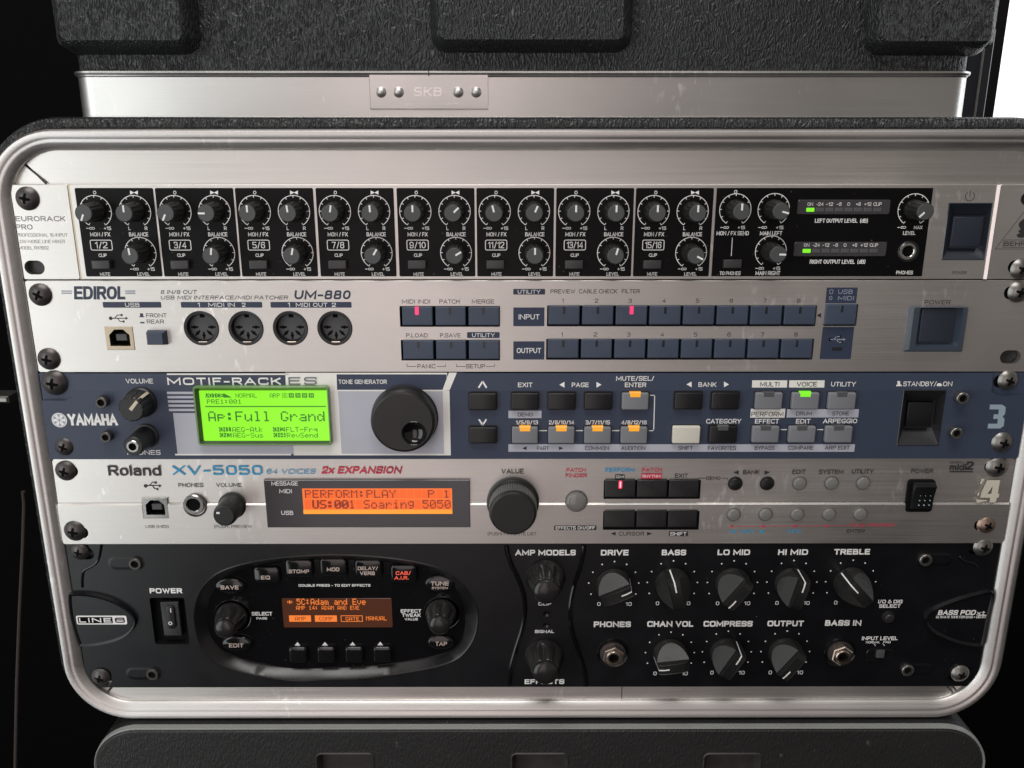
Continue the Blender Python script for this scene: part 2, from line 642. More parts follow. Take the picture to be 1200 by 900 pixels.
def L(u, ink, s, xc, yc, w, h, bold=0, shear=0.0, d=0.06):
    LETTERS.append((u, ink, s, xc, yc, w, h, bold, shear, d))


def _g(w, *strokes):
    out = []
    for s in strokes:
        head, body = s.split(':')
        out.append((head[0] == 'o', float(head[1:] or 0), [tuple(float(c) for c in p.split(',')) for p in body.split()]))
    return w, out


_O = 'o.36:0,0 1,0 1,1 0,1'
STROKES = {
    'A': _g(.78, '-:0,0 .5,1 1,0', '-:.2,.32 .8,.32'), 'B': _g(.64, '-:0,0 0,1', '-.24:0,1 .9,1 .9,.53 0,.53', '-.26:0,.53 1,.53 1,0 0,0'),
    'C': _g(.7, '-.36:1,.84 1,1 0,1 0,0 1,0 1,.16'), 'D': _g(.7, '-:0,0 0,1', '-.4:0,1 1,1 1,0 0,0'), 'E': _g(.6, '-:1,1 0,1 0,0 1,0', '-:0,.52 .9,.52'),
    'F': _g(.57, '-:1,1 0,1 0,0', '-:0,.5 .86,.5'), 'G': _g(.74, '-.36:1,.86 1,1 0,1 0,0 1,0 1,.44', '-:1,.44 .56,.44'), 'H': _g(.68, '-:0,0 0,1', '-:1,0 1,1', '-:0,.52 1,.52'),
    'I': _g(.02, '-:.5,0 .5,1'), 'J': _g(.5, '-.34:1,1 1,0 0,0 0,.3'), 'K': _g(.66, '-:0,0 0,1', '-:1,1 0,.36', '-:.34,.6 1,0'), 'L': _g(.52, '-:0,1 0,0 1,0'),
    'M': _g(.94, '-:0,0 0,1 .5,.2 1,1 1,0'), 'N': _g(.76, '-:0,0 0,1 1,0 1,1'), 'O': _g(.76, _O), 'P': _g(.62, '-:0,0 0,1', '-.26:0,1 1,1 1,.46 0,.46'),
    'Q': _g(.76, _O, '-:.6,.26 1.02,-.06'), 'R': _g(.66, '-:0,0 0,1', '-.26:0,1 1,1 1,.47 0,.47', '-:.55,.47 1,0'),
    'S': _g(.64, '-.25:1,.84 1,1 0,1 0,.53 1,.49 1,0 0,0 0,.16'), 'T': _g(.62, '-:0,1 1,1', '-:.5,1 .5,0'), 'U': _g(.68, '-.36:0,1 0,0 1,0 1,1'), 'V': _g(.74, '-:0,1 .5,0 1,1'),
    'W': _g(1.0, '-:0,1 .26,0 .5,.92 .74,0 1,1'), 'X': _g(.7, '-:0,1 1,0', '-:0,0 1,1'), 'Y': _g(.72, '-:0,1 .5,.44 1,1', '-:.5,.44 .5,0'), 'Z': _g(.64, '-:0,1 1,1 0,0 1,0'),
    '0': _g(.56, _O), '1': _g(.28, '-:0,.8 .9,1 .9,0'), '2': _g(.56, '-.3:0,.74 0,1 1,1 1,.58 0,.1', '-:0,.0 1,0', '-:0,.0 0,.1'), '3': _g(.56, '-.26:0,.86 0,1 .94,1 .94,.53 .3,.53', '-.26:.3,.53 1,.53 1,0 0,0 0,.14'),
    '4': _g(.6, '-:.78,0 .78,1 0,.28 1,.28'), '5': _g(.56, '-:.95,1 0,1 0,.57', '-.26:0,.57 1,.57 1,0 0,0 0,.12'), '6': _g(.56, '-.3:.98,.8 .98,1 0,1 0,0 1,0 1,.58 0,.58'),
    '7': _g(.54, '-:0,1 1,1 .36,0'), '8': _g(.56, 'o.24:.06,.53 .94,.53 .94,1 .06,1', 'o.26:0,0 1,0 1,.53 0,.53'), '9': _g(.56, '-.3:.02,.2 .02,0 1,0 1,1 0,1 0,.42 1,.42'),
    '/': _g(.36, '-:0,-.06 1,1.04'), '-': _g(.34, '-:0,.42 1,.42'), '+': _g(.5, '-:0,.46 1,.46', '-:.5,.16 .5,.76'), '(': _g(.16, '-.3:1,1.06 0,1.0 0,-.06 1,-.12'), ')': _g(.16, '-.3:0,1.06 1,1.0 1,-.06 0,-.12'),
    '.': _g(.02, '-:.5,-.01 .5,.1'), ':': _g(.02, '-:.5,.1 .5,.24', '-:.5,.56 .5,.7'), '&': _g(.7, '-.18:1,0 .16,.74 .16,1 .66,1 .66,.72 0,.4 0,0 .74,0 1,.42'),
    'o': _g(.54, 'o.3:0,0 1,0 1,.72 0,.72'), 'l': _g(.02, '-:.5,0 .5,1.03'), 'a': _g(.5, '-.26:.06,.6 .06,.72 .94,.72 .94,0', '-.2:.94,.42 0,.4 0,0 .94,0 .94,.2'), 'n': _g(.5, '-:0,0 0,.72', '-.28:0,.5 0,.72 1,.72 1,0'),
    'd': _g(.54, '-:1,0 1,1.03', 'o.3:0,0 1,0 1,.72 0,.72'), 'i': _g(.02, '-:.5,0 .5,.7', '-:.5,.9 .5,1.02'), 'm': _g(.8, '-:0,0 0,.72', '-.2:0,.5 0,.72 .5,.72 .5,0', '-.2:.5,.5 .5,.72 1,.72 1,0'),
    'x': _g(.5, '-:0,.72 1,0', '-:0,0 1,.72'), 't': _g(.3, '-.2:.35,1 .35,0 1,0', '-:0,.7 1,.7')}


def _round(pts, closed, r):
    if not r: return pts
    out, k = [], len(pts)
    for i, p in enumerate(pts):
        if not closed and i in (0, k - 1):
            out.append(p)
            continue
        a, b, c = Vector(pts[i - 1]), Vector(p), Vector(pts[(i + 1) % k])
        q = min(r, (a - b).length * .5, (c - b).length * .5)
        s, e = b + (a - b).normalized() * q, b + (c - b).normalized() * q
        for j in range(5):
            t = j / 4
            out.append(tuple(s * (1 - t) ** 2 + b * 2 * t * (1 - t) + e * t * t))
    return out


def _strip(mb, pts, closed, w, d):
    pts = [Vector(p) for p in pts]
    q = [pts[0]]
    for p in pts[1:]:
        if (p - q[-1]).length > 1e-5: q.append(p)
    if closed and (q[0] - q[-1]).length < 1e-5: q.pop()
    k = len(q)
    if k < 2: return
    lft, rgt = [], []
    for i, p in enumerate(q):
        e1 = (p - q[i - 1]) if (closed or i) else None
        e2 = (q[(i + 1) % k] - p) if (closed or i < k - 1) else None
        e1, e2 = (e1 or e2).normalized(), (e2 or e1).normalized()
        n1, n2 = Vector((-e1.y, e1.x)), Vector((-e2.y, e2.x))
        b = n1 + n2
        b = n1 if b.length < 1e-4 else b.normalized()
        off = b * (w / 2 / max(.5, b.dot(n1)))
        ex = Vector((0, 0))
        if not closed and i == 0: ex = -e2 * (w * .5)
        if not closed and i == k - 1: ex = e1 * (w * .5)
        lft.append(p + off + ex)
        rgt.append(p - off + ex)
    n = k if closed else k - 1
    mb.add([(v.x, d, v.y) for v in lft + rgt], [(i, k + i, k + (i + 1) % k, (i + 1) % k) for i in range(n)])


def flush_letters():
    for u, ink, s, xc, yc, w, h, bold, shear, d in LETTERS:
        X0, X1 = P(xc - w / 2, yc, d)[0], P(xc + w / 2, yc, d)[0]
        Zb, Zt = P(xc, yc + h / 2, d)[1], P(xc, yc - h / 2, d)[1]
        H = Zt - Zb
        sw = H * (.13 + .037 * bold)
        gap, adv, runs = .26 + .03 * bold, 0.0, []
        for c in s:
            if c == ' ':
                adv += .42
                continue
            gw, st = STROKES[c]
            runs.append((adv, gw, st))
            adv += gw + gap
        adv -= gap
        kx = (X1 - X0 - sw - abs(shear) * H) / max(adv, .05)
        rm = 0.75 if u.root_name == 'bass_amp_modeller' else 0.9 if s in ('XV-5050', '64 VOICES', 'MOTIF-RACK', 'ES') else 1.4
        mb = u.ink(ink)
        for a, gw, st in runs:
            for j, (closed, r, pts) in enumerate(st):
                q = []
                for x, z in _round(pts, closed, r * rm):
                    zz = Zb + sw / 2 + z * (H - sw)
                    q.append((X0 + sw / 2 + (a + x * gw) * kx + shear * (zz - Zb), zz))
                if len(s) == 1 and s in 'I': q = [((X0 + X1) / 2, z) for _, z in q]
                _strip(mb, q, closed, sw, d + .012 * j)


FONT5 = {}
_rows = {
    'A': '7E1111117E', 'B': '7F49494936', 'C': '3E41414122', 'D': '7F4141221C', 'E': '7F49494941', 'F': '7F09090901',
    'G': '3E41415132', 'H': '7F0808087F', 'I': '00417F4100', 'K': '7F08142241', 'L': '7F40404040', 'M': '7F0204027F',
    'N': '7F0408107F', 'O': '3E4141413E', 'P': '7F09090906', 'R': '7F09192946', 'S': '4649494931', 'T': '01017F0101',
    'U': '3F4040403F', 'V': '1F2040201F', 'Y': '0304780403', 'a': '2054545478', 'c': '3844444428', 'o': '3844444438', 'd': '384444287F',
    'e': '3854545418', 'f': '087E090102', 'g': '0C5252523E', 'i': '00447D4000', 'k': '7F10284400', 'l': '00417F4000',
    'm': '7C04780478', 'n': '7C08040478', 'p': '7C14141408', 'q': '081414187C', 'r': '7C08040408', 's': '4854545420',
    't': '043F444020', 'u': '3C4040207C', 'v': '1C2040201C', '0': '3E5149453E', '1': '00427F4000', '2': '4261514946',
    '3': '2141454B31', '4': '1814127F10', '5': '2745454539', '6': '3C4A494930', '8': '3649494936', ':': '0036360000',
    '-': '0808080808', '*': '14083E0814', '~': '7F7F7F7F7F', '>': '7F3E1C0800'}
for _k, _h in _rows.items():
    FONT5[_k] = [int(_h[i:i + 2], 16) for i in range(0, 10, 2)]


def dots(mb, s, x0, y0, x1, y1, d, fill=0.92, rows=7, invert=False, bold=False):
    """Dot-matrix string filling the pixel box; cells are six columns wide."""
    X0, Z0, X1, Z1 = box_mm(x0, y0, x1, y1, d)
    ncol = len(s) * 6 - 1
    cw, ch = (X1 - X0) / ncol, (Z1 - Z0) / rows
    for i, c in enumerate(s):
        cols = FONT5.get(c, [0] * 5)
        for j in range(5 if not invert else 6):
            bits = cols[j] if j < 5 else 0
            for k in range(rows):
                if bool(bits >> k & 1) != invert:
                    x, z = X0 + (i * 6 + j) * cw, Z1 - (k + 1) * ch
                    g = 0.0 if not bold else cw * 0.5
                    mb.add([(x, d, z), (x + cw * fill + g, d, z), (x + cw * fill + g, d, z + ch * fill), (x, d, z + ch * fill)], [(0, 1, 2, 3)])
    return mb


# ------------------------------------------------------------------ a rack unit


class Unit:
    def __init__(self, name, label, y_bottom, group='rack units bolted into the road case'):
        z = P(600, y_bottom)[1]
        self.root_name = name
        self.root = empty(name, (0, 0, z), label, 'rack unit', group)
        self.inks = {}

    def ink(self, m):
        return self.inks.setdefault(m, MB())

    def part(self, name, mb, m, parent=None, at=None):
        return part(name, mb, m, parent or self.root, at)

    def patch(self, m, outline, d=0.03):
        self.ink(m).cap([ccw(list(outline))], d)

    def bar(self, m, x0, y0, x1, y1, d=0.03, r=0.0):
        b = box_mm(x0, y0, x1, y1, d)
        self.patch(m, rrect(*b, r) if r else rect(*b), d)

    def line(self, m, pts, w, d=0.04):
        """Printed line through photo pixels, w mm wide."""
        q = Pp(pts, d)
        for a, b in zip(q, q[1:]):
            a, b = Vector(a), Vector(b)
            t = (b - a).normalized() * (w / 2)
            n = Vector((-t.y, t.x))
            self.ink(m).cap([ccw([tuple(a - t - n), tuple(b + t - n), tuple(b + t + n), tuple(a - t + n)])], d)

    def outline_box(self, m, x0, y0, x1, y1, r, w, d=0.05):
        o = rrect(*box_mm(x0, y0, x1, y1, d), r)
        self.ink(m).cap([o, inset(o, w)[::-1]], d)

    def tri(self, m, xc, yc, w, h, way, d=0.05):
        c = {'l': [(-.5, 0), (.5, .5), (.5, -.5)], 'r': [(.5, 0), (-.5, -.5), (-.5, .5)], 'u': [(0, -.5), (-.5, .5), (.5, .5)]}[way]
        self.patch(m, Pp([(xc + a * w, yc + b * h) for a, b in c], d), d)

    def usb_mark(self, m, xc, yc, w, h):
        x = lambda t: xc + t * w
        y = lambda t: yc + t * h
        self.line(m, [(x(-.42), yc), (x(.40), yc)], 0.45)
        self.tri(m, x(.44), yc, w * .14, h * .42, 'r')
        self.patch(m, circle(*P(x(-.42), yc), 0.9, 14))
        self.line(m, [(x(-.22), yc), (x(-.06), y(-.42)), (x(.14), y(-.42))], 0.4)
        self.patch(m, circle(*P(x(.16), y(-.42)), 0.62, 12))
        self.line(m, [(x(-.06), yc), (x(.08), y(.42)), (x(.24), y(.42))], 0.4)
        self.patch(m, rect(*box_mm(x(.22), y(.28), x(.32), y(.56))))

    def finish(self):
        """Print everything onto the faceplate: the inks become further materials of its mesh."""
        plate = next(o for o in self.root.children if o.name.split('.')[0] == 'faceplate')
        me = plate.data
        w = world_loc(plate)
        bm = bmesh.new()
        bm.from_mesh(me)
        for m, mb in self.inks.items():
            if not mb.f: continue
            k = len(me.materials)
            me.materials.append(MATS[m])
            vs = [bm.verts.new((x / 1000 - w.x, -d / 1000 - w.y, z / 1000 - w.z)) for x, d, z in mb.v]
            for f in mb.f:
                if len(set(f)) > 2:
                    fc = bm.faces.new([vs[i] for i in f])
                    fc.material_index = k
        bm.to_mesh(me)
        bm.free()


# ------------------------------------------------------------------ shared hardware


def dome(r, h, n=7):
    R = (r * r + h * h) / (2 * h)
    return [(r * (1 - i / n), h - R + math.sqrt(max(0, R * R - (r * (1 - i / n)) ** 2))) for i in range(n + 1)]


SCREW = MB().lathe([(5.3, -0.2), (5.4, 0.5)] + [(max(r, 0.01), d + 0.6) for r, d in dome(5.3, 2.5, 9)], 32).mesh('screw_head', 50)


def cross_mesh(r, h, lift, half=2.5, wid=0.62):
    R = (r * r + h * h) / (2 * h)
    dd = lambda x, z: 0.6 + h - R + math.sqrt(R * R - x * x - z * z) + lift
    mb = MB()
    for ax in (0, 1):
        n = 12
        st = []
        for i in range(n + 1):
            t = -half + 2 * half * i / n
            w = wid * (1.25 if abs(t) < 0.9 else 1.0) * (0.6 if i in (0, n) else 1.0)
            st.append((t, w))
        for (t0, w0), (t1, w1) in zip(st, st[1:]):
            q = [(t0, -w0), (t1, -w1), (t1, w1), (t0, w0)]
            if ax: q = [(-b, a) for a, b in q]
            mb.add([(x, dd(x, z) + ax * 0.01, z) for x, z in q], [(0, 1, 2, 3)])
    return mb.mesh('cross_slot')


CROSS = cross_mesh(5.3, 2.5, 0.04)


def rack_screw(u, px, py, spin=0.0, m='screw_black', k=1.0, d=0.0):
    me = SCREW
    if m != 'screw_black':
        me = SCREW.copy()
        me.materials.clear()
    x, z = P(px, py, d + 2.5)
    o = place('rack_screw', me, m, u.root, (x, d, z), spin)
    o.scale = (k, k, k)
    sub('cross_slot', CROSS, 'hollow', o)
    return o


def slot_hole(px, py, w, h, d=0.0):
    x, z = P(px, py, d)
    return stadium(x, z, w, h)


HEX = MB().lathe([(2.9, -0.5), (2.9, 3.6), (2.6, 3.9), (1.75, 3.9), (1.7, 1.5)], 24, close=False).mesh('standoff')
HEXH = MB().cap([circle(0, 0, 1.75, 6)], 3.0).mesh('hex_socket')


def hex_bolt(u, px, py, m='steel', d=0.0, k=1.0):
    me = HEX.copy()
    x, z = P(px, py, d + 3)
    o = place('hex_bolt', me, m, u.root, (x, d, z), random.uniform(0, 1))
    o.scale = (k, k, k)
    sub('hex_socket', HEXH, 'hollow', o)
    return o


def usb_port(u, x0, y0, x1, y1, m):
    X0, Z0, X1, Z1 = box_mm(x0, y0, x1, y1)
    o = rect(X0, Z0, X1, Z1)
    w, h = X1 - X0, Z1 - Z0
    c = w * 0.2
    hole = [(X0 + .14 * w, Z0 + .17 * h), (X1 - .14 * w, Z0 + .17 * h), (X1 - .14 * w, Z1 - .12 * h - c), (X1 - .14 * w - c, Z1 - .12 * h),
            (X0 + .14 * w + c, Z1 - .12 * h), (X0 + .14 * w, Z1 - .12 * h - c)]
    p = u.part('usb_port', MB().plate(o, -6, 0.25, 0.2, [hole]), m)
    u.part('cavity', MB().cap([hole], -5.5), 'hollow', p)
    b = MB().box(X0 + .34 * w, -5, Z0 + .38 * h, X1 - .28 * w, -0.8, Z0 + .66 * h, 0.2)
    u.part('tongue', b, 'socket_grey', p)
    return rect(X0 + .05, Z0 + .05, X1 - .05, Z1 - .05)


def jack(u, px, py, r, m='steel', d=0.0, length=1.2, hole=0.1):
    x, z = P(px, py, d + length)
    mb = MB().lathe([(r, 0), (r, length * .7), (r * .93, length), (r * .70, length), (r * .62, length * .8), (r * .60, -6)], 32, close=False)
    o = place('headphone_jack', mb.mesh('headphone_jack'), m, u.root, (x, d, z))
    sub('jack_hole', MB().cap([circle(0, 0, r * .66)], hole).mesh('jack_hole'), 'hollow', o)
    return o
# ------------------------------------------------------------------ the road cases and the room
XL, XR = -241.3, 241.3


def ring_sweep(mb, half, zt, zb, R, prof, n=10):
    """Sweep a (u outward, d) profile round a rounded rectangle whose inner line is +-half, zb..zt."""
    base = rrect(-half, zb, half, zt, R, n)
    k = len(base)
    loops = [inset(base, -u) if abs(u) > 1e-6 else base for u, d in prof]
    for (l0, (u0, d0)), (l1, (u1, d1)) in zip(zip(loops, prof), zip(loops[1:], prof[1:])):
        mb.ring(l1, d1, l0, d0)
    return mb


# --- main rack case
RIM_D = 4.2
_zt = P(600, 172, 3)[1]
_zb = P(600, 828, 3)[1]
case = empty('rack_case', (0, -180, _zb - 14), 'black moulded rack case with a rounded aluminium rim, holding the five audio units', 'rack case')
lip = [(-1.6, -9), (-1.6, -0.2), (-1.3, 0.4), (0.4, 1.5), (1.6, 2.4), (2.4, 2.75), (2.9, 2.72), (3.3, 2.8), (3.8, 3.1), (4.5, 3.45), (5.6, 3.65), (6.6, 3.5), (7.3, 2.8), (7.7, 1.6), (7.7, -9)]
part('aluminium_rim', ring_sweep(MB(), 243.2, _zt, _zb, 26, lip, 14), 'rim_aluminium', case)
shell = [(5, -6), (8.8, -2.5), (10.6, -2.6), (12.2, -3.6), (13.0, -6), (13.0, -30), (9, -34), (9, -360), (-30, -362)]
part('shell', ring_sweep(MB(), 243.2, _zt, _zb, 26, shell, 14), 'case_plastic', case)
part('back_panel', MB().box(-225, -362, _zb + 10, 225, -359, _zt - 10), 'hollow', case)
zt_in, zb_in = P(600, 214.5)[1], P(600, 806.5)[1]
g = 0.35
zt_o, zb_o = _zt + 1.5, _zb - 1.5


def facing(pts, name='inner_facing', m='aluminium'):
    o = ccw(pts)
    zi, zo = (zt_in, zt_o) if pts[0][1] > 0 else (zb_in, zb_o)
    fd = lambda x, z: -2.2 + 0.8 * max(0.0, min(1.0, (z - zi) / (zo - zi)))
    mb = MB().cap([o], fd)
    mb.ring(o, -6, o, fd)
    return part(name, mb, m, case)


# mitred facing strips; their joints stay open as dark hairlines
TA, TB = P(25.5, 190.5), P(56, 216.5)
BA, BB = P(122.5, 816.5), P(133, 805)
tx, tz, ux, uz = -TA[0], TA[1], -TB[0], TB[1]
vx, vz, wx_, wz_ = -BA[0], BA[1], -BB[0], BB[1]
facing([(-tx + g, tz + g), (-ux + g, uz - 2), (ux - g, uz - 2), (tx - g, tz + g), (223, zt_o), (-223, zt_o)][::1])
xs = P(728.5, 830)[0]
facing([(-vx + g, vz - g), (-214, zb_o), (xs - .2, zb_o), (xs - .2, wz_ + 2), (-wx_ + g, wz_ + 2)])
facing([(xs + .2, zb_o), (214, zb_o), (vx - g, vz - g), (wx_ - g, wz_ + 2), (xs + .2, wz_ + 2)])
for s in (-1, 1):
    q_ = [(s * (tx + g), tz - g), (s * (ux + g), uz - 2), (s * 241.6, uz - 4), (s * 241.6, wz_ + 4), (s * (wx_ + g), wz_ + 2), (s * (vx + g), vz + g), (s * 243.4, zb_o + 22), (s * 243.4, zt_o - 22)]
    part('inner_facing', MB().plate(ccw(q_), -7, -2.3), 'aluminium', case)
    part('rack_rail', MB().box(s * 232 - 9, -6, zb_in + 2, s * 232 + 9, -3.4, zt_in - 2, .3), 'rail_dark', case)
jt = MB()
for pts in ([(24.5, 190.5), (40, 203), (54.5, 215)], [(26, 189.5), (31, 184), (41, 177.5)], [(24.5, 191.5), (19, 199), (14, 208)],
            [(131, 806), (123, 815.5)], [(110, 806), (116, 813.5), (123.5, 817), (133, 825.5)],
            [(1108.5, 803), (1119, 814)], [(1132, 803), (1124, 811), (1115, 818), (1101, 824.5)]):
    q = [P(x, y, -1) for x, y in pts]
    jt.tube([(x, -1.45, z) for x, z in q], .32, 6)
part('facing_joint', jt, 'groove', case)

# latches on the left flank
lt = MB()
q = box_mm(-14, 461, 17, 469, -28)
lt.box(q[0], -34, q[1], q[2], -22, q[3], 1.0)
part('latch_lever', lt, 'screw_steel', case)
for y0, y1, x0, x1 in ((505, 551, 28, 48), (587, 681, 40, 70)):
    b0, b1 = P(x0, y0, -6), P(x1, y1, -6)
    part('latch_plate', MB().box(-254.6 if y0 < 560 else -255.6, -34, b1[1], -247, -6, b0[1], 1.2), 'screw_steel' if y0 < 560 else 'amp_knob_worn', case)

# --- upper case lid, set back on top of the rack
UD = -70.0
shell_top = _zt + 13.0
lid = empty('case_lid', (0, UD - 60, shell_top), 'black wrinkled case lid with raised ribs and riveted aluminium band, above the rack', 'case lid')
bx0, bz0 = P(88, 133, UD)
bx1, bz1 = P(1143.5, 83, UD)
bz0 = shell_top
zl_top = bz1 + 130


def wrap(mb, x0, x1, prof, depth, r):
    """Front and both flanks of a wall that follows rounded corners; prof is (out, z)."""
    path = []
    for cx, a0 in ((x0 + r, PI), (x1 - r, 1.5 * PI)):
        for i in range(9):
            a = a0 + PI / 2 * i / 8
            path.append((cx + r * math.cos(a), UD - r - r * math.sin(a), math.cos(a), -math.sin(a)))
    path = [(x0, UD - depth, -1, 0)] + path + [(x1, UD - depth, 1, 0)]
    n = len(path)
    vs, fs = [], []
    for out, z in prof:
        for x, d, nx, nd in path:
            vs.append((x + nx * out, d + nd * out, z))
    for j in range(len(prof) - 1):
        for i in range(n - 1):
            fs.append((j * n + i, j * n + i + 1, (j + 1) * n + i + 1, (j + 1) * n + i))
    return mb.add(vs, fs)


h_ = bz1 - bz0
band = [(-3, bz0), (0.6, bz0), (1.1, bz0 + .8), (0.9, bz0 + 1.6), (0.2, bz0 + 2.0), (0.0, bz0 + 3), (0.0, bz1 - 3.2), (0.5, bz1 - 2.6), (0.6, bz1 - 2.2), (1.2, bz1 - 2.0), (1.7, bz1 - 1.2), (1.5, bz1 - .3), (0.8, bz1), (-4, bz1)]
part('aluminium_band', wrap(MB(), bx0, bx1, band, 120, 11), 'band_aluminium', lid)
part('shell', wrap(MB(), bx0 + 1.5, bx1 - 1.5, [(0.0, bz1 - 1), (0, zl_top - 8), (-2, zl_top - 2), (-8, zl_top)], 122, 10), 'case_plastic', lid)
part('shell_top', MB().box(bx0 + 4, UD - 120, zl_top - 3, bx1 - 4, UD - 5, zl_top - .2), 'case_plastic', lid)


def rib(x0, x1, yb, out, wrapside=0):
    X0, X1, zb_ = P(x0, 40, UD + out)[0], P(x1, 40, UD + out)[0], P((x0 + x1) / 2, yb, UD + out)[1]
    o = rrect(X0, zb_, X1, zl_top - 6, 5, 6)
    mb = MB()
    back = inset(o, -4.5)
    mb.ring(back, UD - 1, inset(o, -1.5), UD + out - 4)
    mb.ring(inset(o, -1.5), UD + out - 4, o, UD + out - 1.2)
    mb.ring(o, UD + out - 1.2, inset(o, 1.6), UD + out)
    mb.cap([inset(o, 1.6)], UD + out)
    if wrapside:
        xe = X0 - 4.4 if wrapside < 0 else X1 + 4.4
        xi = (bx0 + 20) if wrapside < 0 else (bx1 - 20)
        mb.plate(rrect(min(xe, xi), zb_ - 1, max(xe, xi), zl_top - 6, 4), UD - 90, UD + out - 5, 3.0)
    return part('raised_rib', mb, 'case_plastic', lid)


rib(67, 216, 51, 12, -1)
rib(512, 734, 50, 9)
rib(1032, 1165, 52, 12, 1)
# riveted joint plate on the band
pq = box_mm(433, 87, 572, 128, UD + 1)
jp = part('joint_plate', MB().plate(rect(*pq), UD - 0.5, UD + 1.0, 0.3), 'band_aluminium', lid)
rv = MB().lathe([(max(r, .01), d) for r, d in dome(2.75, 1.9, 6)], 24).mesh('rivet', 60)
for x in (446.5, 467, 537, 558):
    X, Z = P(x, 108, UD + 1.5)
    place('rivet', rv, 'rim_aluminium', jp, (X, UD + 1.0, Z))
xj, _ = P(502.5, 85, UD)
part('band_seam', MB().box(xj - .25, UD - 1, bz1 - 2.6, xj + .25, UD + 1.72, bz1 + .05), 'groove', lid)


# embossed letters of the joint plate are flat strips, their brighter metal painting in lit ridges
class _Flat:
    root_name = 'case_lid'

    def __init__(self): self.inks = {}
    def ink(self, m): return self.inks.setdefault(m, MB())


emb = _Flat()
L(emb, 'emboss_lit', 'SKB', 501.5, 107.5, 34, 11, 2, 0.1, UD + 1.22)
L(emb, 'emboss_lit', 'SPECIALTY CASES', 506, 122.2, 62, 2.6, 1, 0.0, UD + 1.2)

# --- lower case, below and slightly in front
LD = 9.0
lx0, lx1 = P(110.5, 905, LD)[0], P(1154, 905, LD)[0]
lzt = P(620, 852.5, LD)[1]
LB = -850.0
low = empty('lower_case', (0, LD - 120, LB), 'black textured case below the rack, only its pocketed upper edge showing', 'case')
prof_o = rrect(lx0, LB, lx1, lzt, 26, 12)
pock = []
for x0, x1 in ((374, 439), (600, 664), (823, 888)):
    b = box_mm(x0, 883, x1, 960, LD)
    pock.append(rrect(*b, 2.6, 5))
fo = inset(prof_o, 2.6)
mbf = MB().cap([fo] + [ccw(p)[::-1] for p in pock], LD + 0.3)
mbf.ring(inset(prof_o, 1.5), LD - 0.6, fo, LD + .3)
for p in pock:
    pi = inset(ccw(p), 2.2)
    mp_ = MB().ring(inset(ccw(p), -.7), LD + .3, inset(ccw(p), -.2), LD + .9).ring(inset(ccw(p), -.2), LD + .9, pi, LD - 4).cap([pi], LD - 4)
    part('pocket', mp_, 'pocket_lit', low)
part('front_face', mbf, 'case_plastic_fine', low)
mbe = MB().ring(prof_o, LD - 3, inset(prof_o, .35), LD - 0.2)
mbe.ring(inset(prof_o, .35), LD - .2, inset(prof_o, .9), LD + .2)
mbe.ring(inset(prof_o, .9), LD + .2, inset(prof_o, 1.6), LD - .6)
part('edge_trim', mbe, 'pebble_grey', low)
mbs = MB().ring(inset(prof_o, 0), LD - 300, inset(prof_o, 0), LD - 3)
part('shell', mbs, 'case_plastic_fine', low)

# --- window behind on the right, and the dark room
wx0, wz0 = P(1154, 240, -420)
win = empty('window', (wx0 + 320, -425, wz0 - 60), 'bright white window with a dark frame post, behind the case lid at upper right', 'window')
wx1 = wx0 + 560
part('pane', MB().box(wx0, -428, wz0 - 60, wx1, -425, wz0 + 460), 'daylight_pane', win)
fx0, _ = P(1130, 100, -405)
fx1, _ = P(1158.5, 100, -405)
pz1 = P(1150, 34, -405)[1]
part('frame_post', MB().box(fx0, -430, wz0 - 80, fx1, -405, pz1, 1.0), 'frame_black', win)
ex0, ex1 = P(1146.2, 100, -403)[0], P(1149, 100, -403)[0]
part('post_highlight', MB().box(ex0, -406, wz0 - 80, ex1, -403.5, pz1 - 2, .3), 'screw_steel', win)  # pale strip paints in the highlight along the post
part('frame_sill', MB().box(fx0 - 10, -430, wz0 - 80, wx1, -400, wz0 - 58, 1.0), 'frame_black', win)
wall = part('backdrop', MB().box(-3000, -640, LB, 3000, -600, 2200), 'backdrop_black', None)
wall['kind'] = 'structure'
fl = part('floor', MB().box(-3000, -640, LB - 20, 3000, 2500, LB), 'floor_black', None)
fl['kind'] = 'structure'
cord = part('cord', MB().tube([(*[P(27, 576, -60)[0], -60], P(27, 576, -60)[1]), (P(28.5, 590, -62)[0], -62, P(28.5, 590, -62)[1]), (P(27, 640, -62)[0], -62, P(27, 640, -62)[1]),
                                (P(23, 720, -60)[0], -60, P(23, 720, -60)[1]), (P(20, 800, -60)[0], -60, P(20, 800, -60)[1]), (P(18, 900, -58)[0], -58, P(18, 900, -58)[1]),
                                (P(16, 1000, -50)[0], -50, LB + 2), (P(30, 1000, -50)[0], 0, LB + 1.2)], 1.1, 8), 'cord_brown', None, (0, 0, 0))
cord['label'], cord['category'] = 'thin brown cord hanging in the dark left of the rack case', 'cord'
# ------------------------------------------------------------------ 1: line mixer
TOPS = [216, 328.5, 437, 537.5, 636.3]
BOTS = [327.6, 436.3, 536.8, 635.5, 805.5]


def span(i):
    return P(600, BOTS[i])[1] + .08, P(600, TOPS[i])[1] - .08


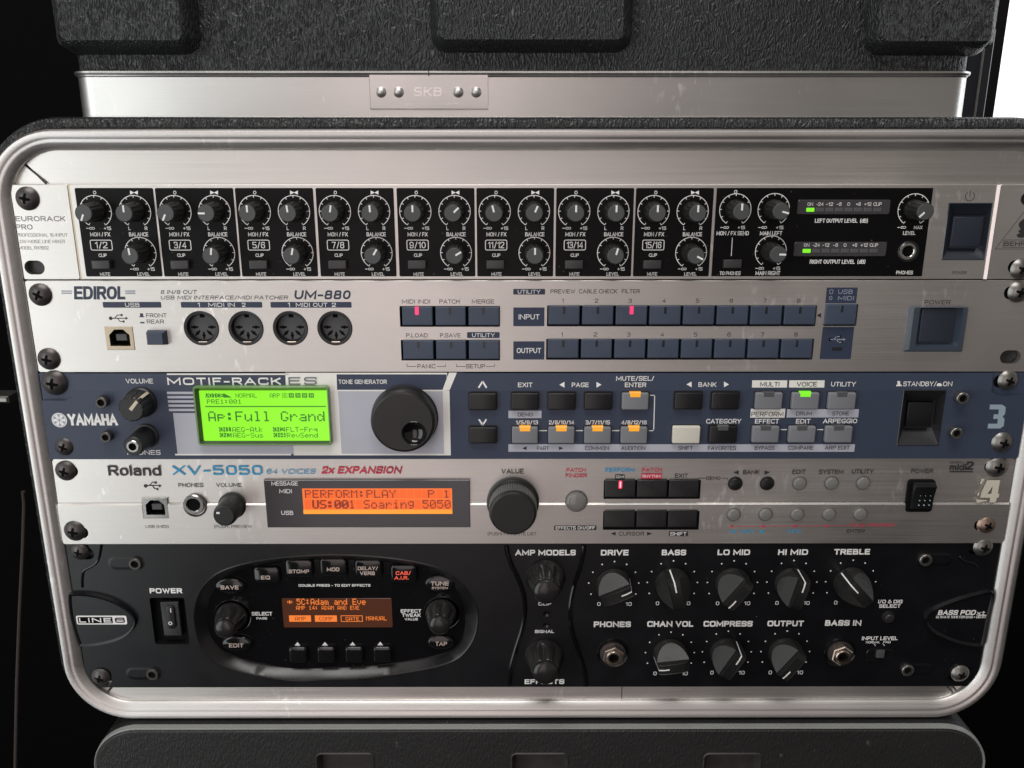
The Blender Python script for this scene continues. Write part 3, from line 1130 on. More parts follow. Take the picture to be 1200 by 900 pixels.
mix = Unit('line_mixer', 'silver line mixer with nine black fascias full of small knobs, topmost in the rack', BOTS[0])
z0, z1 = span(0)
chX = [P(x, 220.3)[0] for x in (87.5, 181.5, 275.2, 369.7, 464.6, 558.2, 652, 745.5)]
CW = P(366.6, 220.3)[0] - chX[2]
zc0, zc1 = P(600, 323.8)[1], P(600, 220.3)[1]
mb0 = P(840, 220.3)[0]
mb1 = P(1093.5, 220.3)[0]
hl = [slot_hole(40.5, 313.5, 9.5, 6.6), slot_hole(29, 233, 8.5, 6), slot_hole(1193, 313, 9.5, 6.6), slot_hole(1207, 233, 8.5, 6)]
pw = box_mm(1108, 238.5, 1157.5, 304)
well = rect(*pw)
trim_l = P(82.5, 270)[0] - .0
tl = P(77.2, 216)[0]
tr = P(1170.3, 216)[0]
mix.part('faceplate', MB().plate(rect(tl + 1.3, z0, tr - .6, z1), -3, 0, 0.25, [well]), 'aluminium')
mix.part('rack_ear', MB().plate(rrect(XL, z0, tl + .6, z1, .8), -3, 0.0, 0.25, hl[:2]), 'aluminium')
mix.part('rack_ear', MB().plate(rrect(tr + .8, z0, XR, z1, .8), -3, 0.0, 0.25, hl[2:]), 'aluminium')
mix.part('edge_trim', MB().plate(rect(tl + .6, z0, tl + 1.3, z1), -3, -0.3), 'brass')
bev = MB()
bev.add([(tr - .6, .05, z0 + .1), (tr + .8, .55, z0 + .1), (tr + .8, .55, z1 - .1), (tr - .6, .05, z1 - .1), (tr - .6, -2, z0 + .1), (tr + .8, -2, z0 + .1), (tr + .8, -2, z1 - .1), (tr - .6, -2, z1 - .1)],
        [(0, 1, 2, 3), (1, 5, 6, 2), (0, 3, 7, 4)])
mix.part('edge_trim', bev, 'edge_glint')  # window's gleam on this trim put into its near-white metal
mix.part('chassis', MB().box(-220, -180, z0 + .6, 220, -11, z1 - .6), 'chassis')
for x in chX:
    mix.part('channel_fascia', MB().plate(rrect(x, zc0, x + CW, zc1, .7), 0, .35, .1), 'fascia_black')
mix.part('master_fascia', MB().plate(rect(mb0, zc0, mb1, zc1), 0, .35, .1), 'fascia_black')
FD = .40


def flute(n, amp):
    return lambda a, r, d: r * (1 - amp * (0.5 + 0.5 * math.cos(n * a)) ** 2)


_kp = [(4.7, 0), (4.7, 1.2), (4.45, 2), (4.1, 10.8), (3.95, 11.3), (3.6, 11.5)]
KN = MB().lathe(_kp, 72, mod=lambda a, r, d: r if d < 1.5 or d > 11.2 else flute(12, .10)(a, r, d)).mesh('control_knob', 30)
KCAP = MB().lathe([(3.62, 11.3), (3.62, 11.56), (3.45, 11.68)], 32).mesh('cap')
KPTR = MB().box(-.42, 11.6, .5, .42, 11.78, 3.55, .05).mesh('pointer')


def small_knob(u, X, Z, ang, d=.35):
    o = place('control_knob', KN, 'knob_black', u.root, (X, d, Z), math.radians(ang))
    sub('cap', KCAP, 'cap_grey', o)
    sub('pointer', KPTR, 'ink_white', o)
    return o


def arc(u, X, Z, r, a0, a1, w, d, ticks=11, tl=1.0, m='ink_white'):
    n = 40
    o = [(X + (r + w / 2) * math.sin(t), Z + (r + w / 2) * math.cos(t)) for t in (math.radians(a0 + (a1 - a0) * i / n) for i in range(n + 1))]
    i_ = [(X + (r - w / 2) * math.sin(t), Z + (r - w / 2) * math.cos(t)) for t in (math.radians(a0 + (a1 - a0) * i / n) for i in range(n + 1))]
    mb = u.ink(m)
    for k in range(n):
        mb.add([(x, d, z) for x, z in (o[k], i_[k], i_[k + 1], o[k + 1])], [(0, 1, 2, 3)])
    for k in range(ticks):
        t = math.radians(a0 + (a1 - a0) * k / (ticks - 1))
        s, c = math.sin(t), math.cos(t)
        q = [(X + s * rr + c * ww, Z + c * rr - s * ww) for rr, ww in ((r - tl, -w / 2), (r - tl, w / 2), (r, w / 2), (r, -w / 2))]
        mb.add([(x, d + .005, z) for x, z in q], [(0, 1, 2, 3)])


def ref3(px, py):            # offset inside a channel, measured on the third one
    x, z = P(px, py, FD)
    return x - chX[2], z


def inv(X, Z, d=FD):
    v = (X - CAM[0], d - CAM[1], Z - CAM[2])
    v = (v[0], -v[1], v[2])
    a = [sum(v[i] * ax[i] for i in range(3)) for ax in (RIGHT, DOWN, FWD)]
    return 600 + F * a[0] / a[2], 450 + F * a[1] / a[2]


BTN = MB().button(rect(-4.2, -1.95, 4.2, 1.95), 0, 2.6, .45).mesh('mute_button')
ANG = [(-156, 0, -5), (-154, -90, 9), (0, -5, 13), (10, -3, 32), (0, 46, 60), (-14, 24, 0), (0, 0, 16), (0, 0, 118)]
NAMES = ['1/2', '3/4', '5/6', '7/8', '9/10', '11/12', '13/14', '15/16']
off = {k: ref3(*v) for k, v in dict(mon=(298.5, 247.8), bal=(344.5, 247.8), lev=(348.7, 296.4), btn=(304.0, 309.6)).items()}


def chtext(i, s, px, py, w, h, b=1, d=FD + .05):
    ox, z = ref3(px, py)
    x, y = inv(chX[i] + ox, z)
    L(mix, 'ink_white', s, x, y, w, h, b, 0, d)
    return x, y


def inf_sign(u, x, y, m='ink_white'):
    u.line(m, [(x - 5, y), (x - 2.8, y)], .3, FD + .05)
    for s in (0.2, 3.2):
        X, Z = P(x + s - .2, y, FD)
        u.ink(m).cap([circle(X, Z, .72, 12, .62), circle(X, Z, .42, 12, .34)[::-1]], FD + .05)


for i in range(8):
    X = chX[i]
    for k, a in zip(('mon', 'bal', 'lev'), ANG[i]):
        small_knob(mix, X + off[k][0], off[k][1], a)
        arc(mix, X + off[k][0], off[k][1], 7.25, -148, 148, .34, FD)
    place('mute_button', BTN, 'button_smoke', mix.root, (X + off['btn'][0], .3, off['btn'][1]))
    chtext(i, '0', 298.5, 225.6, 3.6, 4.2)
    x, y = inv(X + ref3(344.5, 225.7)[0], ref3(344.5, 225.7)[1])
    mix.tri('ink_white', x - 2.1, y, 5, 5, 'r', FD)
    mix.tri('ink_white', x + 2.1, y, 5, 5, 'l', FD)
    x, y = inv(X + ref3(292, 267.5)[0], ref3(292, 267.5)[1]); inf_sign(mix, x, y)
    x, y = inv(X + ref3(341, 315.3)[0], ref3(341, 315.3)[1]); inf_sign(mix, x, y)
    chtext(i, '+15', 311.5, 267.5, 8.5, 4)
    chtext(i, '+15', 360.2, 315.3, 8.5, 4)
    chtext(i, 'L', 337.2, 267.5, 2.6, 4.2)
    chtext(i, 'R', 356.6, 267.5, 3.2, 4.2)
    chtext(i, 'MON / FX', 302.5, 274.6, 23.5, 4.8)
    chtext(i, 'BALANCE', 347.6, 274.6, 22.5, 4.8)
    chtext(i, NAMES[i], 303.2, 287.2, 14.5 if i < 4 else 19, 7.6, .1)
    x, y = inv(X + ref3(303.2, 287.2)[0], ref3(303.2, 287.2)[1])
    mix.outline_box('ink_white', x - 13, y - 6.3, x + 13, y + 6.3, .9, .38, FD + .03)
    chtext(i, 'CLIP', 304.2, 299.1, 9.5, 3.9)
    chtext(i, 'MUTE', 306, 321.2, 12, 4)
    chtext(i, 'LEVEL', 351, 321.2, 14.5, 4)
for (px, py), a in (((861.7, 245.8), 0), ((906.7, 245.5), 105), ((903.3, 294.7), 91), ((1070.8, 245.8), -135)):
    X, Z = P(px, py, FD)
    small_knob(mix, X, Z, a)
    arc(mix, X, Z, 7.25, -148, 148, .34, FD)
L(mix, 'ink_white', '0', 862.2, 224.7, 3.6, 4.2, 1, 0, FD + .05)
for x, y in ((849.5, 266.6), (894, 266.6), (890.5, 314.5), (1057, 266.5)):
    inf_sign(mix, x, y)
for s, x, y, w, h in (('+15', 868.8, 266.6, 8.5, 4), ('+15', 913.8, 266.6, 8.5, 4), ('+15', 910, 314.5, 8.5, 4), ('MAX', 1076, 266.5, 10, 4),
                      ('MON / FX SEND', 858.6, 273.3, 38, 4.8), ('MAIN LEFT', 903.6, 273.3, 26, 4.8), ('MAIN RIGHT', 899.8, 320, 29, 4.8), ('TO PHONES', 855.6, 320.2, 24.5, 4.4),
                      ('LEFT OUTPUT LEVEL  (dB)', 986, 258.6, 62, 4.7), ('RIGHT OUTPUT LEVEL  (dB)', 981.5, 306.7, 65, 4.7),
                      ('LEVEL', 1065.5, 273.1, 14.5, 4.4), ('PHONES', 1060, 319.4, 19.5, 4.2)):
    L(mix, 'ink_white', s, x, y, w, h, 1, 0, FD + .05)
mix.line('ink_white', [(858.2, 279), (857, 299.5)], .35, FD + .03)
X, Z = P(857.3, 308.6, FD)
place('mute_button', BTN, 'button_smoke', mix.root, (X, .3, Z))
for dx, y0, y1, ty, ly in ((0, 234, 251.2, 239.2, 245.8), (-4.3, 283.5, 300.4, 287.2, 294)):
    m = mix.part('level_meter', MB().plate(rrect(*box_mm(934.5 + dx, y0, 1043 + dx, y1, FD), 1), .3, .75, .25), 'window_tint')
    for k, s in enumerate(('ON', '-24', '-12', '-6', '0', '+6', '+12', 'CLIP')):
        x = 949.6 + dx + k * 11.25
        L(mix, 'ink_white', s, x, ty, {'ON': 6.6, 'CLIP': 9.6, '0': 3.2}.get(s, 2.75 * len(s)), 4, 0, 0, .82)
        b = box_mm(x - 4.7, ly - 2.3, x + 4.7, ly + 2.3, .8)
        mix.part('level_lamp', MB().plate(rrect(*b, .3), .6, .95, .12), 'lamp_green' if k == 0 else 'lamp_smoke', m)
jack(mix, 1064.3, 294.6, 4.1, 'steel', .35, 1.4, .15)
X, Z = P(1064, 294.6)
mix.part('jack_collar', MB().plate(circle(X, Z, 5.0), .2, .9, .3, [circle(X, Z, 4.0)]), 'socket_dark')
# power switch in a deep bevelled well
pi = box_mm(1114.5, 252.5, 1151.5, 291, -4)
wi = rect(*pi)
sw = mix.part('power_switch', MB().ring(well, 0.3, wi, -4).ring(inset(well, -.35), 0, well, .3).cap([wi], -4), 'bezel_dark')
wb = box_mm(1115.5, 254, 1150.5, 289.5, -1.5)
mix.part('push_cap', MB().button(rect(*wb), -4, -1.5, .5), 'button_ink', sw)
X, Z = P(1136.6, 230)
arc(mix, X, Z, 2.1, 35, 325, .3, .05, 2, 0, 'ink_dark')
mix.line('ink_dark', [(1136.9, 223.6), (1136.7, 230)], .3)
L(mix, 'ink_dark', 'POWER', 1124.5, 319.5, 16.5, 3.6)
for s, x0, x1, y, h, m, b in (('EURORACK', 18, 76.5, 256.3, 6, 'ink_faint', 1), ('PRO', 18.5, 38, 266, 6, 'ink_faint', 1), ('PROFESSIONAL 16-INPUT', 19.5, 79, 275.4, 4, 'ink_faint', -.6),
                              ('LOW-NOISE LINE MIXER', 20.5, 76, 283, 4, 'ink_faint', -.6), ('MODEL RX1602', 21.5, 57, 290.4, 4, 'ink_faint', -.6)):
    L(mix, m, s, (x0 + x1) / 2, y, x1 - x0, h, b)
mix.line('ink_dark', [(1166.5, 291.8), (1222, 220), (1262, 291.8), (1166.5, 291.8)], .22)
mix.outline_box('ink_dark', 1175.5, 281, 1252, 290, .4, .22)
L(mix, 'ink_dark', 'BEHRINGER', 1204, 285.6, 54, 5.2, 1)
ear = [(1194, 262), (1199, 257), (1207, 254), (1216, 256), (1219, 262), (1214, 268), (1207, 270), (1204, 275), (1199, 278.5), (1193, 278), (1191.5, 275), (1195, 273), (1193, 271), (1196, 268.5), (1194.5, 266)]
mix.patch('ink_dark', smooth_loop(Pp(ear), 3), .05)
rack_screw(mix, 29, 233, .2)
rack_screw(mix, 1199, 316, .5, 'screw_steel', .9)

# ------------------------------------------------------------------ 2: MIDI patcher
pat = Unit('midi_patcher', 'brushed silver MIDI patcher with four round sockets and two rows of navy buttons', BOTS[1])
z0, z1 = span(1)
mid = [(236, 384.6), (288.2, 384.6), (340.4, 384.6), (392.4, 384.6)]
midc = [P(*p) for p in mid]
ub = usb_port(pat, 124, 382.7, 157, 410, 'brass')
holes = [circle(x, z, 8.45, 36) for x, z in midc] + [ub, slot_hole(47.5, 345.5, 8, 6), slot_hole(57, 422.5, 8, 6), slot_hole(1184, 418.5, 10, 6.8), slot_hole(1190, 343, 11, 6.6)]
cl = [(468.5, 358.6, 586, 383), (470, 398.3, 586, 422.4), (641, 357.8, 956.5, 382.4), (640, 397, 953, 421.5), (966, 356.5, 1004.5, 382)]
holes += [rrect(*box_mm(*c), .4) for c in cl]
pat.part('faceplate', MB().plate(rrect(XL, z0, XR, z1, 1.2), -3, 0, .25, holes), 'aluminium')
pat.part('chassis', MB().box(-220, -180, z0 + .6, 220, -11, z1 - .6), 'chassis')


def din_socket(x, z):
    s = pat.part('midi_socket', MB().lathe([(8.4, -3), (8.4, .25), (8.1, .5), (7.0, .35), (6.75, -3.0)], 40, x, z), 'socket_dark')
    key = rrect(x - 1.15, z + 4.7, x + 1.15, z + 7.2, .3)
    disc = MB().lathe([(6.75, -3.4), (6.3, -3.2), (6.2, -2.6)], 36, x, z)
    pat.part('insert', disc, 'socket_grey', s)
    k = MB().plate(key, -2.7, -2.5)
    for a in (-90, -45, 0, 45, 90):
        t = math.radians(a)
        px_, pz_ = x + 4.1 * math.sin(t), z - 4.1 * math.cos(t)
        k.cap([circle(px_, pz_, .85, 12)], -2.55)
        k.cap([ccw([(px_ + .45 * math.cos(t) + q * math.sin(t) * 1.75, pz_ + .45 * math.sin(t) - q * math.cos(t) * 1.75) for q in (-1, 1)] +
                   [(px_ - .45 * math.cos(t) + q * math.sin(t) * 1.75, pz_ - .45 * math.sin(t) - q * math.cos(t) * 1.75) for q in (1, -1)])], -2.56)
    pat.part('pin_holes', k, 'hollow', s)
    pat.part('contact_spring', MB().box(x - 2.0, -2.2, z - 7.3, x + 2.2, .3, z - 6.5, .2), 'copper_nut', s)


for x, z in midc: din_socket(x, z)
A, D = 'ink_dark', 'ink_navy'
L(pat, D, 'EDIROL', 116.8, 343.2, 62, 15.5, 2.2, .12)
pat.bar('ink_slate', 72, 340.4, 84.5, 341.9); pat.bar('ink_slate', 72, 342.9, 84.5, 344.4)
pat.bar('ink_slate', 146.5, 340.4, 158.5, 341.9); pat.bar('ink_slate', 146.5, 342.9, 158.5, 344.4)
for x0, x1 in ((120.5, 189), (212, 307.3), (317, 412)):
    pat.bar(D, x0, 353.8, x1, 360.6, .03, .5)
for s, x, w in (('USB', 155, 17), ('1', 233, 2.5), ('MIDI IN', 259.6, 31), ('2', 285.7, 4.2), ('1', 338.6, 2.5), ('MIDI OUT', 365.2, 37), ('2', 391.3, 4.8)):
    L(pat, 'ink_white', s, x, 357.2, w, 4.8, .8)
L(pat, A, '8 IN/8 OUT', 209.5, 342.2, 43, 4.5, .8, .25)
L(pat, A, 'USB MIDI INTERFACE/MIDI PATCHER', 263, 348.7, 150, 4.5, .8, .25)
L(pat, D, 'UM-880', 378, 345.5, 68, 10.6, 2.4, .2)
pat.usb_mark(A, 139, 373, 22, 9)
L(pat, A, 'FRONT', 183.2, 369.6, 24, 4.8, .3)
L(pat, A, 'REAR', 182, 376.9, 20, 4.8, .3)
pat.bar(D, 164, 367.2, 167.8, 370.8); pat.bar(D, 162.8, 370.8, 169, 371.8)
pat.bar(D, 164.2, 377.3, 169.4, 379.0)
fb = box_mm(171.3, 390.2, 191.4, 404.4, 4)
pat.part('push_button', MB().ring(inset(rect(*fb), -.9), -2, rect(*fb), 3.4).ring(rect(*fb), 3.4, inset(rect(*fb), .5), 4).cap([inset(rect(*fb), .5)], 4), 'button_navy')


def key(u, x0, y0, x1, y1, h, m, lamp=None, lx=None, ly=None, lw=3, lh=8.5, name='push_button', r=.35, rnd=.45, proud=.08):
    b = box_mm(x0, y0, x1, y1, h)
    o = u.part(name, MB().button(rrect(*b, r, 3), -3, h, rnd), m)
    if lamp:
        lb = box_mm(lx - lw / 2, ly - lh / 2, lx + lw / 2, ly + lh / 2, h)
        u.part('indicator_lamp', MB().plate(rrect(*lb, .25, 2), h - .6, h + proud, .06), lamp, o)
    return o


for x0, x1, lit in ((471.3, 507, 1), (510.3, 545.8, 0), (549, 585.2, 0)):
    xm = (x0 + x1) / 2
    key(pat, x0, 359.9, x1, 381.6, 1.6, 'button_navy', 'lamp_pink' if lit else 'lamp_dark', xm - .7, 364.3, 4.6 if lit else 3, 9.5 if lit else 8)
for x0, x1 in ((472.3, 508), (511, 546.3), (549.4, 585.2)):
    key(pat, x0, 399.4, x1, 421.2, 1.6, 'button_navy', 'lamp_dark', (x0 + x1) / 2, 404, 3, 8)
for k in range(8):
    x0 = 642.8 + k * 39.5
    key(pat, x0, 358.8, x0 + 36.6, 380.6, 1.6, 'button_navy', 'lamp_pink' if k == 2 else 'lamp_dark', x0 + 18.4, 363.6, 4.6 if k == 2 else 3, 9.5 if k == 2 else 8)
    L(pat, A, str(k + 1), 659.6 + k * 39.5, 352.4, 4 if k else 2, 4.8, .2)
    x0 = 641.9 + k * 39.12
    key(pat, x0, 398, x0 + 36.2, 419.9, 1.6, 'button_navy', 'lamp_dark', x0 + 18.2, 402.6, 3, 8)
    L(pat, A, str(k + 1), 658.6 + k * 39.15, 392, 4 if k else 2, 4.8, .2)
key(pat, 967.6, 357.2, 1003.8, 380.8, 1.6, 'button_navy', 'lamp_dark', 987, 362, 3, 8)
for s, x, y, w in (('MIDI INDI', 487.5, 353.4, 33), ('PATCH', 526.7, 353.4, 23.5), ('MERGE', 566, 353.4, 26), ('P.LOAD', 488.6, 393, 25), ('P.SAVE', 527.7, 393, 24), ('PANIC', 499.6, 429.2, 21),
                   ('SETUP', 557.2, 429.2, 22), ('PREVIEW', 659.6, 341.5, 29), ('CABLE CHECK', 700.8, 341.4, 45), ('FILTER', 739.2, 341.3, 21), ('POWER', 1098.6, 354.2, 30.5)):
    L(pat, A, s, x, y, w, 4.8, .25)
for a, b, c in ((477, 487.5, 1), (512, 522, 0), (535, 545.5, 1), (569.5, 579.5, 0)):
    pat.line(A, [(a, 426.8), (a, 429.4), (b, 429.4)] if c else [(a, 429.4), (b, 429.4), (b, 426.8)], .25)
pat.bar(D, 547.3, 389.2, 585.6, 396.2, .03, .5); L(pat, 'ink_white', 'UTILITY', 566.5, 392.8, 26.5, 4.6, .4)
pat.bar(D, 601.4, 338.5, 638.8, 345.2, .03, .4); L(pat, 'ink_white', 'UTILITY', 620, 341.9, 26.5, 4.6, .4)
pat.bar(D, 601.5, 360.3, 638, 382.3, .03, .3); L(pat, 'ink_white', 'INPUT', 620, 371.3, 24.5, 6, .4)
pat.bar(D, 601.5, 400, 638, 421.4, .03, .3); L(pat, 'ink_white', 'OUTPUT', 619.8, 410.8, 28.5, 6, .4)
pat.tri(A, 959.7, 369.6, 5, 6, 'l')
pat.bar(D, 968, 337, 1004.2, 355.4, .03); L(pat, 'ink_slate', 'USB', 990.8, 341.9, 17, 5, .3); L(pat, 'ink_slate', 'MIDI', 991.4, 349.4, 18.5, 5, .3)
pat.outline_box('ink_slate', 972.2, 339.3, 976.4, 344.3, .4, .25); pat.outline_box('ink_slate', 971.8, 347, 975.2, 351.6, .6, .25)
pat.bar(D, 962.3, 383.2, 999, 420.8, .03)
pat.usb_mark('ink_slate', 981.3, 397.8, 19, 8)
pat.bar('lamp_dark', 975, 407, 987, 411, .06)
# power switch: bulging bezel round a square cap
def _r(x0, y0, x1, y1, d): return rrect(*box_mm(x0, y0, x1, y1, d), .7, 3)


r0, r1, r2, r3 = _r(1061.5, 359.5, 1131, 412, 0), _r(1068.5, 360.5, 1130.5, 411, 3.4), _r(1075.5, 360.8, 1126.5, 405.5, 3.4), _r(1078, 361, 1121.5, 402.5, .8)
ps = pat.part('power_switch', MB().ring(r0, -1, r0, .4).ring(r0, .4, r1, 3.4).ring(r1, 3.4, r2, 3.4).ring(r2, 3.4, r3, .8).cap([r3], .8), 'bezel_slate')
pat.part('push_cap', MB().button(_r(1078.5, 361.5, 1119, 401.5, 2.2), .8, 2.2, .5), 'button_ink', ps)
rack_screw(pat, 44.3, 346.3, .5)
rack_screw(pat, 54.5, 422, .2)
rack_screw(pat, 1196.5, 343, .3, 'screw_steel', .95)
# ------------------------------------------------------------------ 3: blue tone generator
ton = Unit('tone_generator', 'slate blue tone generator with a glowing green display and a large black dial', BOTS[2])
z0, z1 = span(2)
BD = 1.4                                   # raised front plate over the ears
zs = P(600, 457.5, BD)[1]                      # the strip above this line leans back


def lean(x, z): return BD - max(0.0, (z - zs)) * 0.11


lcd_o = rrect(*box_mm(232.5, 455.5, 386, 520.5), 1.2, 4)
stw = rect(*box_mm(1055.6, 455.5, 1103.8, 521.5, BD))
dial_c = P(474.5, 488.5, BD)
key_boxes = []


def notch(pts):
    return smooth_loop(pts, 1)


pl = [P(44, 468.5)[0], P(86.5, 449)[0]]
zl = P(65, 468.5)[1]
zr = P(1178, 463)[1]
xr_ = P(1160, 455)[0]
zsl = P(80, 509)[1]
front = [(XL, z0), (XR, z0), (XR, zr), (xr_ + 5, zr), (xr_ + 1.6, zr + 1.4), (xr_, zr + 5), (xr_, z1), (pl[1], z1), (pl[1], zl + 5), (pl[1] - 1.5, zl + 1.5), (pl[1] - 5, zl), (XL, zl)]
front = ccw(front)
low_, up_ = [], []
# main plate below the crease, leaning strip above it
lowp = [(XL, z0), (XR, z0), (XR, zr), (xr_ + 5, zr), (xr_ + 1.6, zr + 1.4), (xr_ + .1, zs), (pl[1] - .3, zs), (pl[1] - 1.5, zl + 1.5), (pl[1] - 5, zl), (XL, zl)]
upp = [(pl[1] - .3, zs), (xr_ + .1, zs), (xr_, z1), (pl[1], z1)]
sh1 = slot_hole(75.5, 525, 9, 6.2, BD); sh2 = slot_hole(1171.5, 518, 9, 6.2, BD)
Z = lambda y: P(600, y, BD)[1]
lcd_low = [p for p in lcd_o if p[1] < zs]
lcd_low = ccw(lcd_low)
fp = MB().plate(lowp, -.2, BD, 0, [stw and [(x, min(z, zs - .15)) for x, z in stw], sh1, sh2])
fp2 = MB().cap([upp], lean)
fp2.ring(ccw(upp), -.2, ccw(upp), lean)
fpart = MB()
fpart.add(fp.v, fp.f).add(fp2.v, fp2.f)
ton.part('faceplate', fpart, 'paint_slate')
sh3 = slot_hole(66, 450, 9, 6.2); sh4 = slot_hole(1176, 447, 10, 6.4)
ton.part('rack_ear', MB().plate(rect(XL, z0, P(110, 490)[0], z1), -3, -.05, .2, [sh3, slot_hole(75.5, 525, 9, 6.2)]), 'paint_slate')
ton.part('rack_ear', MB().plate(rect(P(1120, 490)[0], z0, XR, z1), -3, -.05, .2, [sh4, slot_hole(1171.5, 518, 9, 6.2)]), 'paint_slate')
ton.part('chassis', MB().box(-220, -180, z0 + .6, 220, -11, z1 - .6), 'chassis')
W, A = 'ink_white', 'ink_dark'


def TL(m, s, x, y, w, h, b=0, shear=0.0):
    zz = P(x, y, BD)[1]
    L(ton, m, s, x, y, w, h, b, shear, lean(0, zz - h / 2.4 * .5) + .12 if zz > zs else BD + .1)


def bar2(m, pts, lift=.04):
    """Printed patch that follows the crease."""
    q = ccw(Pp(pts, BD))
    ton.ink(m).cap([q], lambda x, z: lean(x, z) + lift)


# cream and lilac printing of the display block
def xat(px, py0, py):
    """Photo x, at height py, of the upright that crosses py0 at px."""
    X, _ = P(px, py0, BD)
    zz = P(px, py, BD)[1]
    return inv(X, zz, BD)[0]


def quad(m, x0, x1, y0, y1, ref=490, lift=.04):
    parts = [(y0, y1)] if y1 <= 457.5 or y0 >= 457.5 else [(y0, 457.5), (457.5, y1)]
    for a, b in parts:
        bar2(m, [(xat(x0, ref, a), a), (xat(x0, ref, b), b), (xat(x1, ref, b), b), (xat(x1, ref, a), a)], lift)


quad('paint_cream', 334.5, 524, 437.4, 457.5, 448)
quad('paint_cream', 194.8, 338, 438.2, 439.9, 440)
quad('paint_cream', 341, 527.4, 457.5, 533.6, 490)
quad('paint_lilac', 202.8, 341, 484, 531.8, 484)
quad('paint_cream', 205, 341, 531.8, 533.6, 530)
for k in range(5):
    y = 459 + k * 5.0
    quad('paint_lilac', 195.5 + k * .6, 234, y, y + 2.8, y)
quad('ink_navy', 394.5, 523.5, 439.2, 456.8, 448, .06)
quad('paint_lilac', 398, 519.5, 458.4, 531.6, 490, .07)
bar2('paint_slate', [(527, 437.2), (543, 437.2), (543, 457), (527.4, 457)], .08)
bar2('paint_cream', [(526, 437.2), (535.2, 437.2), (527, 457), (518.5, 457)], .10)
TL(W, 'MOTIF-RACK', 262.5, 446.8, 133, 8.6, 2.2)
TL('ink_iron', 'ES', 354.5, 446.4, 33, 8.8, 1)
TL(W, 'TONE GENERATOR', 425, 447.4, 56.5, 5, .8)
TL(W, 'VOLUME', 163.3, 446.6, 32, 5.6, .6)
TL(W, 'PHONES', 168.5, 530.2, 39, 5.4, .6)
TL(W, 'YAMAHA', 108.5, 491.8, 58, 13.5, 2.6)
ex, ez = P(69.6, 492.3, BD)
ton.ink(W).cap([circle(ex, ez, 3.75, 28)], BD + .05)
ton.ink('ink_slate').cap([circle(ex, ez, 3.3, 28), circle(ex, ez, 3.05, 28)[::-1]], BD + .07)
for k in range(3):
    t = math.radians(90 + 60 * k)
    c, s = math.cos(t), math.sin(t)
    ton.ink('ink_slate').cap([ccw([(ex + c * a - s * b, ez + s * a + c * b) for a, b in ((-2.9, -.14), (2.9, -.14), (2.9, .14), (-2.9, .14))])], BD + .08)
    for sg in (-1, 1):
        ton.ink('ink_slate').cap([ccw([(ex + c * a - s * b, ez + s * a + c * b) for a, b in ((sg * 1.9, -.55), (sg * 2.9, -.55), (sg * 2.9, .55), (sg * 1.9, .55))])], BD + .075)
# display: raised surround coloured with the screen's glow, deep dark walls, glowing glass
o1 = rrect(*box_mm(228.6, 453.2, 386.8, 522.2, 4.4), 1.6, 4)
o2 = inset(o1, .9)
o3 = rrect(*box_mm(236, 457.5, 385.0, 516.5, 1.9), .6, 4)
disp = ton.part('display', MB().ring(o1, .4, o1, 4.0).ring(o1, 4.0, inset(o1, .35), 4.4).ring(inset(o1, .35), 4.4, o2, 4.3), 'surround_glow')
ton.part('inner_wall', MB().ring(o2, 4.3, o3, 1.7), 'window_tint', disp)
scr = ton.part('screen', MB().cap([o3], 1.9), 'screen_green', disp)
G = 'glyph_green'
gd = 1.97
gm = MB()
dots(gm, 'VOICE', 240.5, 461, 262, 466, gd, 1.0, 7, True)
gm.cap([ccw(Pp([(262.5, 461), (272, 466), (262.5, 466)], gd))], gd)
for s, x0, x1, y0, y1 in (('NORMAL', 276, 301, 461, 466), ('ARP', 316, 328, 461, 466), ('PRE1:001', 242.5, 283, 468, 473.2), ('Ap:Full Grand', 244, 380.5, 482, 495.4),
                          ('AEG-Atk', 272, 308, 500.5, 506.2), ('AEG-Sus', 272.8, 308.5, 507.2, 512.8), ('FLT-Frq', 335, 372, 500.5, 506.2), ('RevSend', 336, 372.5, 507.2, 512.8)):
    dots(gm, s, x0, y0, x1, y1, gd, 1.0, 7 if s[0] != 'A' or s == 'ARP' else 8 if s == 'Ap:Full Grand' else 7)
for s, x0, y0 in (('KN1', 255.8, 500.6), ('KN3', 256.6, 507.2), ('KN2', 319, 500.6), ('KN4', 319.8, 507.2)):
    dots(gm, s, x0, y0, x0 + 14, y0 + 5.2, gd, 1.0, 7, True)
for k in range(5):
    b = box_mm(330.5 + k * 7.8, 460.8, 336.6 + k * 7.8, 466, gd)
    if k: gm.cap([rect(*b), inset(rect(*b), .55)[::-1]], gd)
    else: gm.cap([rect(*b), inset(rect(*b), .2)[::-1]], gd)
    dots(gm, '4', 331.8 + k * 7.8, 461.4, 335 + k * 7.8, 465.4, gd, 1.0)
b = box_mm(240.5, 475.7, 382, 477, gd)
gm.cap([rect(*b)], gd)
ton.part('screen_text', gm, G, disp)

